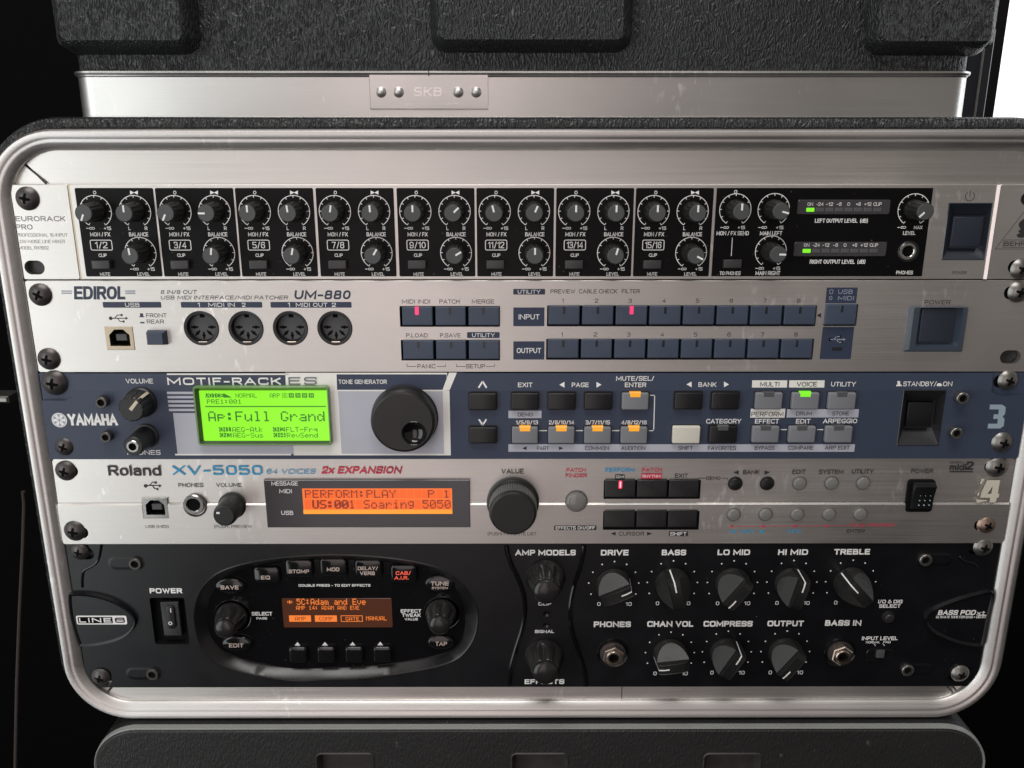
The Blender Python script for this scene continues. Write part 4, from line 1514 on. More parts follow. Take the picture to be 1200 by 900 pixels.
# knob, jack and dial
X_, Z_ = P(166, 471, BD)
teeth = lambda a, r, d: r * (1 - .10 * (max(0, math.cos(15 * a)) ** 4 if d > 9 else 0))
vk = place('volume_knob', MB().lathe([(7.6, 0), (7.6, 1.4), (6.9, 2.2), (6.2, 11.6), (5.6, 12.4)], 90, mod=teeth).mesh('volume_knob', 28), 'knob_black', ton.root, (X_, BD, Z_), math.radians(40))
sub('pointer', MB().add([(-.85, 12.6, -.3), (.85, 12.6, -.3), (.7, 12.6, 5.2), (-.7, 12.6, 5.2), (.7, 8.0, 6.75), (-.7, 8.0, 6.75), (-.7, 2.2, 7.2), (.7, 2.2, 7.2)],
                        [(0, 1, 2, 3), (3, 2, 4, 5), (5, 4, 7, 6)]).mesh('pointer'), 'pointer_cream', vk)
X_, Z_ = P(171.5, 510.5, BD)
jk = place('headphone_jack', MB().lathe([(6.2, 0), (6.2, 1.0), (5.2, 1.4), (4.8, 15.2), (4.3, 15.8), (2.9, 15.8)], 36, close=False).mesh('headphone_jack'), 'socket_dark', ton.root, (X_, BD, Z_))
jr = MB().plate(circle(0, 0, 3.1), 14, 16.2, .3, [circle(0, 0, 1.9)]).mesh('jack_ring')
sub('jack_ring', jr, 'steel', jk)
sub('jack_hole', MB().cap([circle(0, 0, 1.95)], 14.6).mesh('jack_hole'), 'hollow', jk)
dp = P(485.2, 508, BD + 8.8)
dxx, dzz = dp[0] - dial_c[0], dp[1] - dial_c[1]
dmb = MB().lathe([(16.4, 0), (16.4, .8), (15.9, 1.0), (15.7, 7.2), (15.2, 8.2), (14.2, 8.8)], 64, close=False)
dmb.cap([circle(0, 0, 14.2, 64), circle(dxx, dzz, 6.1, 40)[::-1]], 8.8)
dm = place('data_dial', dmb.mesh('data_dial', 25), 'knob_black', ton.root, (dial_c[0], BD, dial_c[1]))
bowl = MB().lathe([(6.15, 8.78), (5.95, 8.95), (5.6, 8.7)] + [(5.6 * math.cos(t), 8.7 - 3.4 * math.sin(t)) for t in (math.radians(9 * k) for k in range(1, 10))] + [(.01, 5.3)], 40, dxx, dzz)
sub('finger_dimple', bowl.mesh('finger_dimple', 50), 'button_gloss', dm)
for px, py, k in ((119, 471.5, 1.0), (124, 512.3, .95), (1127.5, 466.5, 1.05), (1120.5, 507.5, 1.0)):
    o = hex_bolt(ton, px, py, 'screw_black' if px < 600 else 'screw_steel', BD, k)


def tkey(x0, y0, x1, y1, m, lamp=None):
    hh = BD + 2.2
    b = box_mm(x0, y0, x1, y1, hh)
    rim = rrect(b[0] - .55, b[1] - .55, b[2] + .55, b[3] + .55, .8, 3)
    ton.ink('socket_dark').cap([rim], BD + .09)
    o = ton.part('push_button', MB().button(rrect(*b, .7, 3), .5, hh, .6), m)
    if lamp:
        xm = (x0 + x1) / 2
        lb = box_mm(xm - 6.6, y0 - 1.2, xm + 6.6, y0 + 5.0, hh)
        ton.part('indicator_lamp', MB().plate(rect(*lb), BD, hh + .12, .35), lamp, o)
    return o


for x0, y0, x1, y1, m, lamp in ((549.5, 461.2, 582, 481, 'button_black', 0), (550, 501, 582, 520, 'button_black', 0), (599.3, 461, 631.2, 480.5, 'button_black', 0),
                                (642.3, 461, 674.5, 480.5, 'button_black', 0), (685.3, 461, 717.5, 480.5, 'button_black', 0), (729, 461, 760.2, 480.5, 'button_grey', 'lamp_orange'),
                                (600, 501, 630.4, 520, 'button_grey', 'lamp_orange'), (642.5, 501, 673.3, 520, 'button_grey', 'lamp_orange'), (684.8, 501, 716, 520, 'button_grey', 'lamp_orange'),
                                (727.6, 501, 758.6, 520, 'button_grey', 'lamp_orange'), (791, 460.4, 823.3, 480.2, 'button_black', 0), (834, 460.4, 866.5, 480.2, 'button_black', 0),
                                (788.4, 500, 820.6, 520, 'button_cream', 0), (831.3, 500, 863.7, 519.4, 'button_black', 'lamp_smoke'), (885.5, 460.6, 917, 480, 'button_grey', 'lamp_smoke'),
                                (928.2, 460.6, 960, 480, 'button_grey', 'lamp_green'), (971, 460.6, 1003, 480, 'button_grey', 'lamp_smoke'), (881.7, 500, 913.2, 519, 'button_grey', 'lamp_smoke'),
                                (924.5, 500, 955.8, 519, 'button_grey', 'lamp_smoke'), (967.3, 500, 999, 519, 'button_grey', 'lamp_smoke')):
    tkey(x0, y0, x1, y1, m, lamp)
for a, b, c, d_ in (('EXIT', 615.5, 451, 17), ('PAGE', 680, 451, 20), ('MUTE/SEL/', 744.3, 443.5, 44.5), ('ENTER', 744.8, 451, 25), ('BANK', 829, 450.6, 21), ('UTILITY', 988.4, 450.2, 29),
                    ('CATEGORY', 848, 493.6, 41), ('EFFECT', 898.8, 493.6, 28), ('EDIT', 941.3, 493.6, 17), ('ARPEGGIO', 984.6, 493.3, 40)):
    TL(W, a, b, c, d_, 5.4, 1)
for s, x, w in (('1/5/9/13', 617.5, 26), ('2/6/10/14', 658, 29.5), ('3/7/11/15', 700.6, 28.5), ('4/8/12/16', 743, 29.5)):
    TL(W, s, x, 495, w, 4.6, .8)
for pts in ([(560.8, 454.5), (565.5, 447.2), (570.2, 454.5)], [(561.2, 491.2), (565.6, 498), (570, 491.2)]):
    for a, b in zip(pts, pts[1:]):
        q = [Vector(P(*a, BD)), Vector(P(*b, BD))]
        t = (q[1] - q[0]).normalized() * .42
        n = Vector((-t.y, t.x))
        ton.ink(W).cap([ccw([tuple(q[0] - n), tuple(q[1] - n), tuple(q[1] + n), tuple(q[0] + n)])], lambda x, z: lean(x, z) + .1)
for x, y, w_ in ((658.5, 451, 'l'), (702, 451, 'r'), (807.6, 450.6, 'l'), (851.5, 450.6, 'r')):
    k = -3 if w_ == 'l' else 3
    bar2(W, [(x + k, y), (x - k, y - 3.3), (x - k, y + 3.3)], .1)
quad('paint_lilac', 595.8, 634.6, 481.3, 490, 485)
quad('paint_lilac', 595.8, 1001.5, 520.6, 529.4, 525)
quad('paint_lilac', 922, 1006, 479.5, 489.2, 485)
quad('paint_cream', 879.5, 919.8, 479, 489.4, 485)
quad('paint_cream', 881.5, 922.6, 446, 454.2, 450)
quad('paint_cream', 925, 966.4, 446, 454.2, 450)
for s, x, y, w in (('DEMO', 615.5, 485.8, 17.5), ('PART', 636.2, 525.2, 14), ('COMMON', 699.6, 525.2, 28), ('AUDITION', 742, 525.2, 28.5), ('SHIFT', 803.5, 525, 17), ('FAVORITES', 846, 525, 33),
                   ('BYPASS', 896, 524.8, 23), ('COMPARE', 938.4, 524.8, 29.5), ('ARP EDIT', 981.2, 524.6, 29), ('DRUM', 942.2, 484.6, 18.5), ('STORE', 985.2, 484.6, 19.5)):
    TL(A, s, x, y, w, 4.6, .2)
for s, x, y, w in (('MULTI', 902, 450.3, 22.5), ('VOICE', 945.5, 450.3, 23.5), ('PERFORM', 899.3, 485.3, 37.5)):
    TL(A, s, x, y, w, 5.4, 0)
for x, w_ in ((614.5, 'l'), (657.5, 'r')):
    k = -2.6 if w_ == 'l' else 2.6
    bar2(A, [(x + k, 525.2), (x - k, 523), (x - k, 527.4)], .1)


def wline(pts, w=.45):
    q = Pp(pts, BD)
    for a, b in zip(q, q[1:]):
        a, b = Vector(a), Vector(b)
        t = (b - a).normalized() * (w / 2)
        n = Vector((-t.y, t.x))
        ton.ink(W).cap([ccw([tuple(a - t - n), tuple(b + t - n), tuple(b + t + n), tuple(a - t + n)])], BD + .07)


wline([(762.5, 463.2), (767.2, 463.2), (766, 504.6), (761, 504.6)])
for a, b in ((632.5, 640.5), (675.5, 683), (718, 725.5)):
    wline([(a, 504.6), (b, 504.6)])
for a, b in ((915.5, 922.5), (958, 965.5)):
    wline([(a, 503.4), (b, 503.4)])
bar2(W, [(1050.5, 452.6), (1050.5, 451), (1052, 451), (1052, 446.8), (1055.2, 446.8), (1055.2, 451), (1056.8, 451), (1056.8, 452.6)][0:8], .1)
TL(W, 'STANDBY/', 1078, 449.8, 39, 5.6, .8)
bar2(W, [(1098, 452.6), (1098, 451), (1099.4, 449.2), (1102.6, 449.2), (1104, 451), (1104, 452.6)], .1)
TL(W, 'ON', 1110.6, 449.8, 11, 5.6, .8)
# standby switch well
wi = rect(*box_mm(1061.5, 469.5, 1094.5, 501.5, -5))
so = [(x, min(z, zs - .15)) for x, z in stw]
sp = ton.part('power_switch', MB().ring(so, BD + .25, wi, -5).ring(inset(so, -.4), BD, so, BD + .25).cap([wi], -5), 'well_black')
ton.part('push_cap', MB().button(rect(*box_mm(1063, 471.5, 1093, 500.5, -2.4)), -5, -2.4, .5), 'button_black', sp)
# numbered sticker
stq = rrect(*box_mm(1152.5, 470, 1183.5, 505.5, BD), .5)
three = [(1160, 474), (1174, 474), (1178.4, 477), (1177.6, 485), (1174.6, 488), (1177, 491), (1176, 499), (1172, 502), (1157.2, 502), (1157.8, 496.4), (1168.6, 496.4), (1169.2, 490.8), (1163.8, 490.8), (1164.4, 485.4), (1169.8, 485.4), (1170.4, 479.6), (1159.4, 479.6)]
ton.part('sticker', MB().plate(stq, BD, BD + .1), 'paint_slate')
ton.ink('sticker_blue').cap([ccw(Pp(three, BD))], BD + .14)
rack_screw(ton, 61.5, 450, .15, 'screw_black', 1.15)
rack_screw(ton, 73.5, 525, .4, 'screw_black', .9, .6)
rack_screw(ton, 1184, 447, .35, 'screw_steel', .92)
rack_screw(ton, 1177, 520, .3, 'screw_steel', 1.0, .8)

# ------------------------------------------------------------------ 4: synth module
syn = Unit('synth_module', 'silver synth module with an orange character display and one large black knob', BOTS[3])
z0, z1 = span(3)
zm = P(600, 588.6)[1]
UP, LO = 0.6, 1.6
lcdw = rect(*box_mm(312.5, 560.8, 551, 616.2))
usb_b = (168, 582, 198.5, 606)
keyr1 = rrect(*box_mm(707.3, 562, 820.5, 584), .4)
keyr2 = rrect(*box_mm(706.3, 597.2, 818.5, 619.2), .4)
lx = usb_port(syn, *usb_b, 'steel')
for o in syn.root.children: o.location.y -= .0012
pwr = rrect(*box_mm(1062, 562.5, 1096, 600, 1), 1.6, 4)


# upper half leans so that its lower edge stands proud; lower half starts with a bright chamfer
tilt = lambda x, z: UP * (z1 - z) / (z1 - zm)
nx0, nz0, nx1, nz1 = box_mm(*usb_b)
uo = [(XL, zm + .25), (nx0, zm + .25), (nx0, nz1), (nx1, nz1), (nx1, zm + .25), (XR, zm + .25)] + [p for p in rrect(XL, z0, XR, z1, 1.5, 4) if p[1] > zm]
upm = MB()
s1, s2 = slot_hole(80, 552, 10, 6.4), slot_hole(1165, 547, 10, 6.4)
upm.cap([ccw(uo)] + [ccw(h)[::-1] for h in (s1, s2)], tilt)
upm.ring(ccw(uo), -3, ccw(uo), tilt)
for h in (s1, s2): upm.ring(ccw(h), -3, ccw(h), tilt, True)
syn.part('faceplate', upm, 'aluminium')
s3, s4 = slot_hole(92, 624, 10, 6.4, LO), slot_hole(1153, 615.5, 10, 6.4, LO)
lom = MB()
zc_ = zm - .8
_q = [p for p in rrect(XL, z0, XR, z1, 1.2, 4) if p[1] < zm]
lo2 = _q[:5] + [(XR, zc_), (nx1, zc_), (nx1, nz0), (nx0, nz0), (nx0, zc_), (XL, zc_)] + _q[5:]
lom.cap([lo2] + [ccw(h)[::-1] for h in (s3, s4)], LO)
lom.ring(lo2, -3, lo2, LO)
for xa, xb in ((XL, nx0), (nx1, XR)):
    lom.add([(xa, LO, zc_), (xb, LO, zc_), (xb, UP - .3, zm + .1), (xa, UP - .3, zm + .1)], [(0, 1, 2, 3)])
for h in (s3, s4): lom.ring(ccw(h), -3, ccw(h), LO, True)
syn.part('faceplate', lom, 'aluminium')
syn.part('chassis', MB().box(-220, -180, z0 + .6, 220, -11, z1 - .6), 'chassis')
A, B_, R_, W = 'ink_dark', 'ink_blue', 'ink_red', 'ink_white'


def SL(m, s, x, y, w, h, b=0.2, shear=0.0):
    L(syn, m, s, x, y, w, h, b, shear, (UP if y < 588 else LO) + .08)


def SB(m, x0, y0, x1, y1, r=.2):
    d = (UP if y0 < 588 else LO) + .05
    syn.bar(m, x0, y0, x1, y1, d, r)


SL(A, 'Roland', 157.2, 551.6, 61.5, 12, 1)
SL(B_, 'XV-5050', 254.5, 551.2, 105, 11, 1.2)
SL(B_, '64 VOICES', 341, 552.6, 58, 5.6, .2, .15)
SL(R_, '2x EXPANSION', 424, 551, 95.5, 8.4, 2.2, .25)
d0 = syn.line
syn.line = lambda m, pts, w, d=.04: d0(m, pts, w, d + UP)
p0 = syn.patch
syn.patch = lambda m, o, d=.03: p0(m, o, d + (UP if d < .5 else 0))
syn.usb_mark(A, 179.5, 569, 20, 9)
SL(A, 'PHONES', 223.4, 568.6, 29, 4.6)
SL(A, 'VOLUME', 268.2, 568.4, 30, 4.6)
SL(A, 'USB (MIDI)', 184, 617, 27, 3.4, 0)
SL(A, '(PUSH) PREVIEW', 273, 617, 44, 3.6, 0)
SL(A, 'VALUE', 600.6, 552.4, 26, 5.4, .6)
SL(A, '(PUSH) FAVORITE LIST', 600, 625.6, 57, 3.6, 0)
SL(R_, 'PATCH', 675, 551, 22.5, 4.2, 1); SL(R_, 'FINDER', 675.2, 557.4, 25, 4.2, 1)
SL(B_, 'PERFORM', 726.6, 551, 35, 4.6, 1); SB(A, 720.8, 556.3, 732, 561.2); SL(W, 'GM', 726.5, 558.8, 9, 3.2, .3)
SL(R_, 'PATCH', 764, 550.8, 23.5, 4.4, 1); SB(R_, 751.6, 554.8, 775.5, 561); SL(W, 'RHYTHM', 763.5, 558, 21, 3.4, .2)
SL(A, 'EXIT', 798.5, 557.6, 15, 4.8)
SB(A, 649.3, 615.8, 699, 621.3); SL(W, 'EFFECTS ON/OFF', 674.2, 618.6, 46, 3.8, .4)
SL(A, 'CURSOR', 740, 625.4, 30, 4.6); SB(A, 784, 622.6, 806.3, 628.3); SL(W, 'SHIFT', 795, 625.5, 19, 4.2, .4)
for x, w_, m, y in ((718.5, 'l', A, 625.4), (761.3, 'r', A, 625.4), (858, 'l', B_, 623), (893.6, 'r', B_, 623)):
    syn.tri(m, x, y, 6, 4.4, w_, LO + .08)
for x, w_ in ((862.3, 'l'), (898.8, 'r')):
    syn.tri(A, x, 553.4, 6, 4.6, w_, .08)
SL(A, 'BANK', 880.5, 553.4, 19, 5); SL(A, 'EDIT', 936.4, 553, 15.5, 5); SL(A, 'SYSTEM', 974.2, 552.9, 28.5, 5); SL(A, 'UTILITY', 1011.2, 552.7, 25.5, 5)
SL(A, 'DEMO', 836, 560.5, 16.5, 3.8)
syn.line(A, [(818.8, 563), (818.8, 560.6), (826.6, 560.6)], .2); syn.line(A, [(845.6, 560.6), (852, 560.6), (853.4, 563)], .2)
dl = LO - UP + .05
syn.line(R_, [(857.3, 616.8), (996, 616)], .25, dl)
for x, y in ((857.5, 616.8), (894.5, 616.6), (931.5, 616.4), (968.2, 616.2)):
    syn.ink(R_).cap([circle(*P(x, y, LO), .75, 12)], LO + .08)
SL(R_, 'TONE', 1004.5, 615.6, 17, 3.8, 1); SL(R_, 'SWITCH/SELECT', 1033, 615.2, 34, 3.2, 1)
SL(B_, 'PART', 875.7, 623, 17, 4.2, 1); SL(B_, 'INFO', 930.8, 622.6, 15.5, 4.2, 1); SL(A, 'ENTER', 1002.8, 622.4, 22, 4.4, .2, .2)
SL(A, 'POWER', 1080.8, 552, 25.5, 4.8, .2)
SL(A, 'GENERAL', 1122, 542.2, 17, 2, .2); SL(A, 'midi', 1123, 547.7, 19, 7, 1.2); SL(A, '2', 1137, 546, 8, 9.5, 1.2); SB(A, 1113.3, 552.3, 1140.2, 553.5, 0)
# display
dp_ = syn.part('display', MB().plate(lcdw, -.2, LO + .5, .25), 'window_tint')
og = box_mm(355, 572.3, 530, 602.2, LO + .5)
syn.part('screen', MB().cap([rect(*og)], LO + .56), 'screen_orange', dp_)
ed = box_mm(355.6, 597.3, 530, 602.2, LO + .5)
syn.part('screen_edge', MB().cap([rect(*ed)], LO + .57), 'screen_amber_edge', dp_)
ce = MB()
for k in range(20):
    for y0_, y1_ in ((573.6, 583.9), (585.4, 596.4)):
        bb = box_mm(356.9 + k * 8.58, y0_, 356.9 + k * 8.58 + 7.9, y1_, LO + .58)
        ce.cap([rect(*bb)], LO + .58)
syn.part('character_cells', ce, 'screen_cell', dp_)
gm = MB()
dots(gm, 'PERFORM:PLAY    P 1', 357.2, 574.2, 527, 583.4, LO + .64, .96)
dots(gm, ' US:001 Soaring 5050', 357.2, 586, 528.2, 596, LO + .64, .96)
dots(gm, ' US:00', 357.4, 586.1, 408, 596, LO + .66, .96, 7, False, True)
syn.part('screen_text', gm, 'glyph_brown', dp_)
L(syn, W, 'MESSAGE', 333.5, 566.6, 31, 4.8, .3, 0, LO + .6)
L(syn, W, 'MIDI', 334.6, 575.6, 14.5, 4.8, .3, 0, LO + .6)
L(syn, W, 'USB', 336.6, 601, 14, 4.8, .3, 0, LO + .6)
# jack, knobs
jack(syn, 226.5, 592, 5.4, 'steel', 1.2, 1.6, .7)
X_, Z_ = P(229, 592, 1)
syn.part('jack_collar', MB().lathe([(6.2, 0.6), (6.0, 2.0), (5.2, 2.2), (5.1, .6)], 36, X_, Z_), 'screw_black')
knurl = lambda n, lo_, hi_, amt: (lambda a, r, d: r * (1 - amt * (0.5 + 0.5 * math.cos(n * a))) if lo_ < d < hi_ else r)
X_, Z_ = P(272.5, 592, 1)
vk = place('volume_knob', MB().lathe([(7.0, 0), (7.0, .8), (6.3, 1.2), (6.1, 2), (5.9, 11.6), (5.4, 12.8), (4.6, 13.3)], 108, mod=knurl(36, 5, 11.8, .05)).mesh('volume_knob', 25), 'knob_black', syn.root, (X_, 1, Z_))
sub('pointer', MB().box(-3.6, 13.2, 1.2, -2.0, 13.5, 2.2, .1).mesh('pointer'), 'ink_white', vk)
X_, Z_ = P(601, 588, 1)
vv = place('value_knob', MB().lathe([(13.2, 0), (13.2, 1.2), (12.4, 1.6), (12.0, 2.2), (11.7, 13.2), (11.3, 14.2), (10.4, 14.8)], 180, mod=knurl(60, 3, 13.4, .03)).mesh('value_knob', 25), 'knob_black', syn.root, (X_, 1, Z_))
sub('knurling', MB().lathe([(11.95, 5), (11.95, 5.01), (11.82, 12.8), (11.8, 12.81)], 180, mod=lambda a, r, d: r * (1.012 - .03 * (0.5 + 0.5 * math.cos(60 * a)))).mesh('knurling', 25), 'knurl_grey', vv)


def lens(px, py, r, m, d):
    X, Z = P(px, py, d)
    o = place('round_button', MB().lathe([(r + .5, 0), (r + .45, .35), (r, .4), (r, 1.1), (r * .9, 1.5), (r * .5, 1.75), (.01, 1.8)], 36).mesh('round_button', 40), m, syn.root, (X, d, Z))
    sub('bezel_ring', MB().plate(circle(0, 0, r + .75), 0, .2, .1, [circle(0, 0, r + .2)]).mesh('bezel_ring'), 'socket_grey' if m != 'button_black' else 'socket_dark', o)
    return o


lens(675.5, 588, 5.0, 'button_clear', 1.3)
for x, y in ((861.6, 566.7), (898.9, 566.5)): lens(x, y, 3.0, 'button_black', UP)
for x, y in ((936.8, 566.4), (974.4, 566.2), (1011.5, 566)): lens(x, y, 3.0, 'button_clear', UP)
for x, y in ((859.7, 602.8), (897, 602.7), (934, 602.5), (971.3, 602.3), (1007.8, 602.1)): lens(x, y, 3.0, 'button_clear', LO)
syn.ink('hollow').cap([keyr1], UP + .09); syn.ink('hollow').cap([keyr2], LO + .09)
for k, (x0, x1) in enumerate(((709.3, 744.8), (746.6, 782), (784, 819))):
    o = key(syn, x0, 562.8, x1, 582.8, 2.2, 'button_black', 'lamp_red' if k == 0 else ('lamp_dark' if k == 1 else None), 727 if k == 0 else 764, 568, 4.2 if k == 0 else 3, 9)
    if k == 0:
        lb = box_mm(726.2, 564.6, 727.8, 571.4, 2.3)
        syn.part('lamp_core', MB().cap([rect(*lb)], 2.36), 'lamp_red_core', o)
for x0, x1 in ((708.3, 744.2), (746, 781.3), (783, 817)):
    key(syn, x0, 598, x1, 618.2, 2.6, 'button_black')
# rocker
ro = rrect(*box_mm(1062.3, 562.5, 1094.5, 600, 1.4), 1.8, 4)
sw = syn.part('power_switch', MB().plate(ro, 0, 2.0, .5), 'hollow')
b = box_mm(1067, 564.5, 1093.5, 598, 2)
mb = MB()
prof = [(b[1] + .4, 1.6), (b[1] + 1.5, 3.0), ((b[1] + b[3]) / 2, 3.6), (b[3] - 1.5, 5.2), (b[3] - .4, 3.6)]
vs = []
for z, d in prof:
    vs += [(b[0] + .3, d, z), (b[0] + 1.2, d + .3, z), (b[2] - 1.0, d + .3, z), (b[2] - .3, d, z)]
vs += [(b[0], 0, b[1]), (b[2], 0, b[1]), (b[2], 0, b[3]), (b[0], 0, b[3])]
fs = []
for j in range(4):
    for i in range(3):
        fs.append((j * 4 + i, j * 4 + i + 1, j * 4 + 5 + i, j * 4 + 4 + i))
fs += [(20, 0, 4, 8, 12, 16, 23), (21, 22, 19, 15, 11, 7, 3), (20, 21, 3, 2, 1, 0), (23, 16, 17, 18, 19, 22)]
rk = syn.part('rocker', mb.add(vs, fs), 'button_black', sw)
dm_ = MB()
for i in range(3):
    for j in range(3):
        dm_.lathe([(.3, 3.4), (.3, 4.15), (.15, 4.25)], 8, (b[0] + b[2]) / 2 - 1.2 + 2.6 * i - .6, b[1] + 3.6 + 2.6 * j)
syn.part('grip_dots', dm_, 'sticker_blue', rk)
# numbered sticker
sq = rrect(*box_mm(1142.5, 559.5, 1174.5, 589.5, 1.2), .4)
four = [(1156, 562), (1171.2, 562), (1168.4, 578), (1170.2, 578), (1169.2, 582.6), (1167.2, 582.6), (1166, 588), (1158.4, 588), (1159.6, 582.6), (1147.8, 582.6), (1149, 577)]
hole4 = [(1162.6, 569), (1160.8, 578), (1156, 578)]
syn.ink('sticker_cream').cap([ccw(Pp(four, 1.2)), ccw(Pp(hole4, 1.2))[::-1]], LO + .3)
for pts in ([(1149.5, 560), (1153, 561), (1149, 567), (1147.5, 566)], [(1144.5, 578), (1147, 576), (1146.5, 580), (1144.6, 580.5)], [(1143, 584.6), (1156, 585.4), (1156, 586.4), (1144, 588.5)]):
    syn.ink('sticker_cream').cap([ccw(Pp(pts, 1.2))], LO + .28)
rack_screw(syn, 74.5, 553.5, .3, 'screw_black', .98)
rack_screw(syn, 85.5, 624, .15, 'screw_black', 1.05, 1)
rack_screw(syn, 1171, 548.5, .2, 'screw_steel', 1.05)
rack_screw(syn, 1158.5, 617, .5, 'screw_rusty', .92, .6)
# ------------------------------------------------------------------ 5: bass amp modeller, two units high
amp = Unit('bass_amp_modeller', 'tall black bass amp modeller with an oval control dish and big pointer knobs', BOTS[4])
z0, z1 = span(4)
W = 'ink_white'
GD = -5.0                                   # floor of the oval dish
oval = [(227.5, 722), (233, 696), (247, 678), (266, 667), (300, 658), (340, 652.8), (390, 650.4), (440, 652.6), (485, 658.5), (520, 668), (543, 684), (556, 703),
        (560, 722), (557, 743), (548, 760), (534, 773), (510, 781.5), (470, 789), (425, 794.6), (385, 796), (344, 797.5), (300, 791), (268, 782.5), (246, 770.5), (233, 752)]
OV = ccw(smooth_loop(Pp(oval), 4))
ovin = [(242.5, 722), (247, 699), (258, 683), (275, 671.5), (303, 663.5), (342, 657.6), (390, 655.5), (438, 657.6), (480, 662.6), (510, 670.5), (530, 684), (541.5, 703),
        (545, 722), (544, 740), (538, 754), (526, 764), (506, 771), (468, 777.2), (425, 781.6), (385, 783), (344, 783.4), (303, 778.5), (275, 769.8), (258, 759.5), (246.5, 744)]
OVI = ccw(smooth_loop(Pp(ovin, GD), 4))
rsw = rrect(*box_mm(178.5, 700.5, 219, 755), 1.2, 4)
rects_ = [slot_hole(99, 649, 10, 6.4), slot_hole(120, 797, 10, 6.4), slot_hole(1146, 643, 10, 6.4), slot_hole(1122, 792, 10, 6.4)]
amp.part('faceplate', MB().plate(rrect(XL, z0, XR, z1, .8), -3, 0, .3, [OV, rsw] + rects_), 'amp_black')
amp.part('chassis', MB().box(-220, -180, z0 + .6, 220, -11, z1 - .6), 'chassis')
lipo = inset(OV, -.7)
dish = amp.part('control_dish', MB().ring(lipo, -.1, OV, .45).ring(OV, .45, inset(OV, .6), .1).ring(inset(OV, .6), .1, OVI, GD), 'dish_bevel')
amp.part('dish_floor', MB().cap([OVI], GD), 'amp_gloss', dish)
# hooked relief edges beside the rack ears
for pts in ([(117.5, 638), (117, 650), (113.5, 659), (106, 664.5), (98.5, 669), (96.5, 680), (97, 690)], [(1125, 652.5), (1129, 657), (1136, 659), (1143, 661.5), (1145.5, 667)]):
    lp = smooth_loop([P(*p) for p in pts] + [P(*pts[-1])], 4)[:-8]
    amp.part('ear_relief', MB().tube([(x, -.15, z) for x, z in lp], .75, 8), 'amp_gloss')


def badge(pts, d, m):
    o = ccw(smooth_loop(Pp(pts), 4))
    i1 = inset(o, 1.3)
    return amp.part('badge_plate', MB().ring(o, 0, inset(o, .5), d).ring(inset(o, .5), d, i1, d - .2).ring(i1, d - .2, inset(o, 1.9), d - .8).cap([inset(o, 1.9)], d - .8), m)


bl = [(86, 693), (110, 694.5), (135, 702), (154, 714), (161, 726), (156, 738), (142, 748), (118, 754.5), (98, 755.5), (93, 752), (84, 722), (81.5, 697)]
badge(bl, 2.3, 'amp_black')
br = [(1163, 692), (1140, 694.5), (1112, 703), (1090, 713), (1082, 724), (1087, 736), (1104, 746), (1124, 753), (1146, 756), (1152, 752), (1158, 722)]
badge(br, 2.3, 'amp_black')
BDG = 1.6
amp.ink(W).cap([rrect(*box_mm(89.5, 721.4, 148.6, 731.8, BDG), .9, 4)], BDG + .02)
amp.ink('hollow').cap([rrect(*box_mm(91.2, 723, 132, 730.4, BDG), .5, 3)], BDG + .05)
L(amp, W, 'LINE', 111.5, 726.8, 37.5, 5.4, 2.4, 0, BDG + .08)
L(amp, 'hollow', '6', 140.5, 726.8, 11.5, 6, 2.2, 0, BDG + .08)
L(amp, W, 'BASS POD', 1121.5, 717.8, 45, 5.6, 2.6, .15, BDG + .06)
L(amp, W, 'xt', 1149.5, 718.4, 10, 4.6, 1, .15, BDG + .06)
amp.ink(W).cap([rect(*box_mm(1146, 720.4, 1156, 721.2, BDG))], BDG + .05)
L(amp, W, 'ULTIMATE TONE FOR BASS + DIG I/O', 1126, 723, 58, 2.9, .8, 0, BDG + .06)
for px, py, m in ((159, 660, 'screw_black'), (179.3, 789.3, 'screw_black'), (1084, 655.6, 'screw_steel'), (1063, 784.6, 'screw_steel')):
    # bolt sits in a shallow oval dimple
    sgn = -1 if px < 600 else 1
    cx1, cz1 = P(px + sgn * 11, py, 0)
    amp.part('bolt_dimple', MB().ring(stadium(cx1, cz1, 19, 7.6), .03, inset(stadium(cx1, cz1, 19, 7.6), 1.4), .2).cap([inset(stadium(cx1, cz1, 19, 7.6), 1.4)], .06), 'amp_black')
    hex_bolt(amp, px, py, m, -2.6, 1.15)
# mains rocker
ri = rrect(*box_mm(181, 703, 216.5, 751, -2), 1, 4)
sw = amp.part('power_switch', MB().ring(rsw, .05, ri, -3).cap([ri], -3), 'hollow')
b = box_mm(190, 705, 212, 745, 0)
rk = amp.part('rocker', MB().button(rrect(b[0], b[1], b[2], b[3], .5, 3), -3, .6, .6), 'button_black', sw)
cb = box_mm(195, 709.5, 205.5, 736.5, 1)
amp.part('grip', MB().button(rrect(*cb, 2.2, 6), .5, 1.6, .5), 'button_black', rk)
L(amp, W, 'I', 200, 715.5, 1.4, 5, 1, 0, 1.66)
o_ = P(199.5, 730.5, 1.7)
amp.ink(W).cap([circle(*o_, 1.05, 18), circle(*o_, .62, 18)[::-1]], 1.66)


def AL(s, x, y, w, h=6.4, b=3.0, d=.06, m=W):
    L(amp, m, s, x, y, w, h, b, 0, d)


AL('POWER', 194.3, 692.3, 38, 6)
# dish buttons, screen and encoders
GF = GD + .06


def gkey(outline, lift, rnd, face_text=(), lit=False):
    x = [p[0] for p in outline]; z = [p[1] for p in outline]
    amp.ink('hollow').cap([inset(ccw(list(outline)), -.55)], GD + .03)
    o = amp.part('push_button', MB().button(outline, GD, GD + lift, rnd), 'button_gloss', dish)
    for s, px, py, w, h in face_text:
        L(amp, 'legend_red_lit' if lit else 'ink_tan', s, px, py, w, h, 2.0, .08, GD + lift + .06)
    return o


def sq(x0, y0, x1, y1, r, d):
    return rrect(*box_mm(x0, y0, x1, y1, d), r, 4)


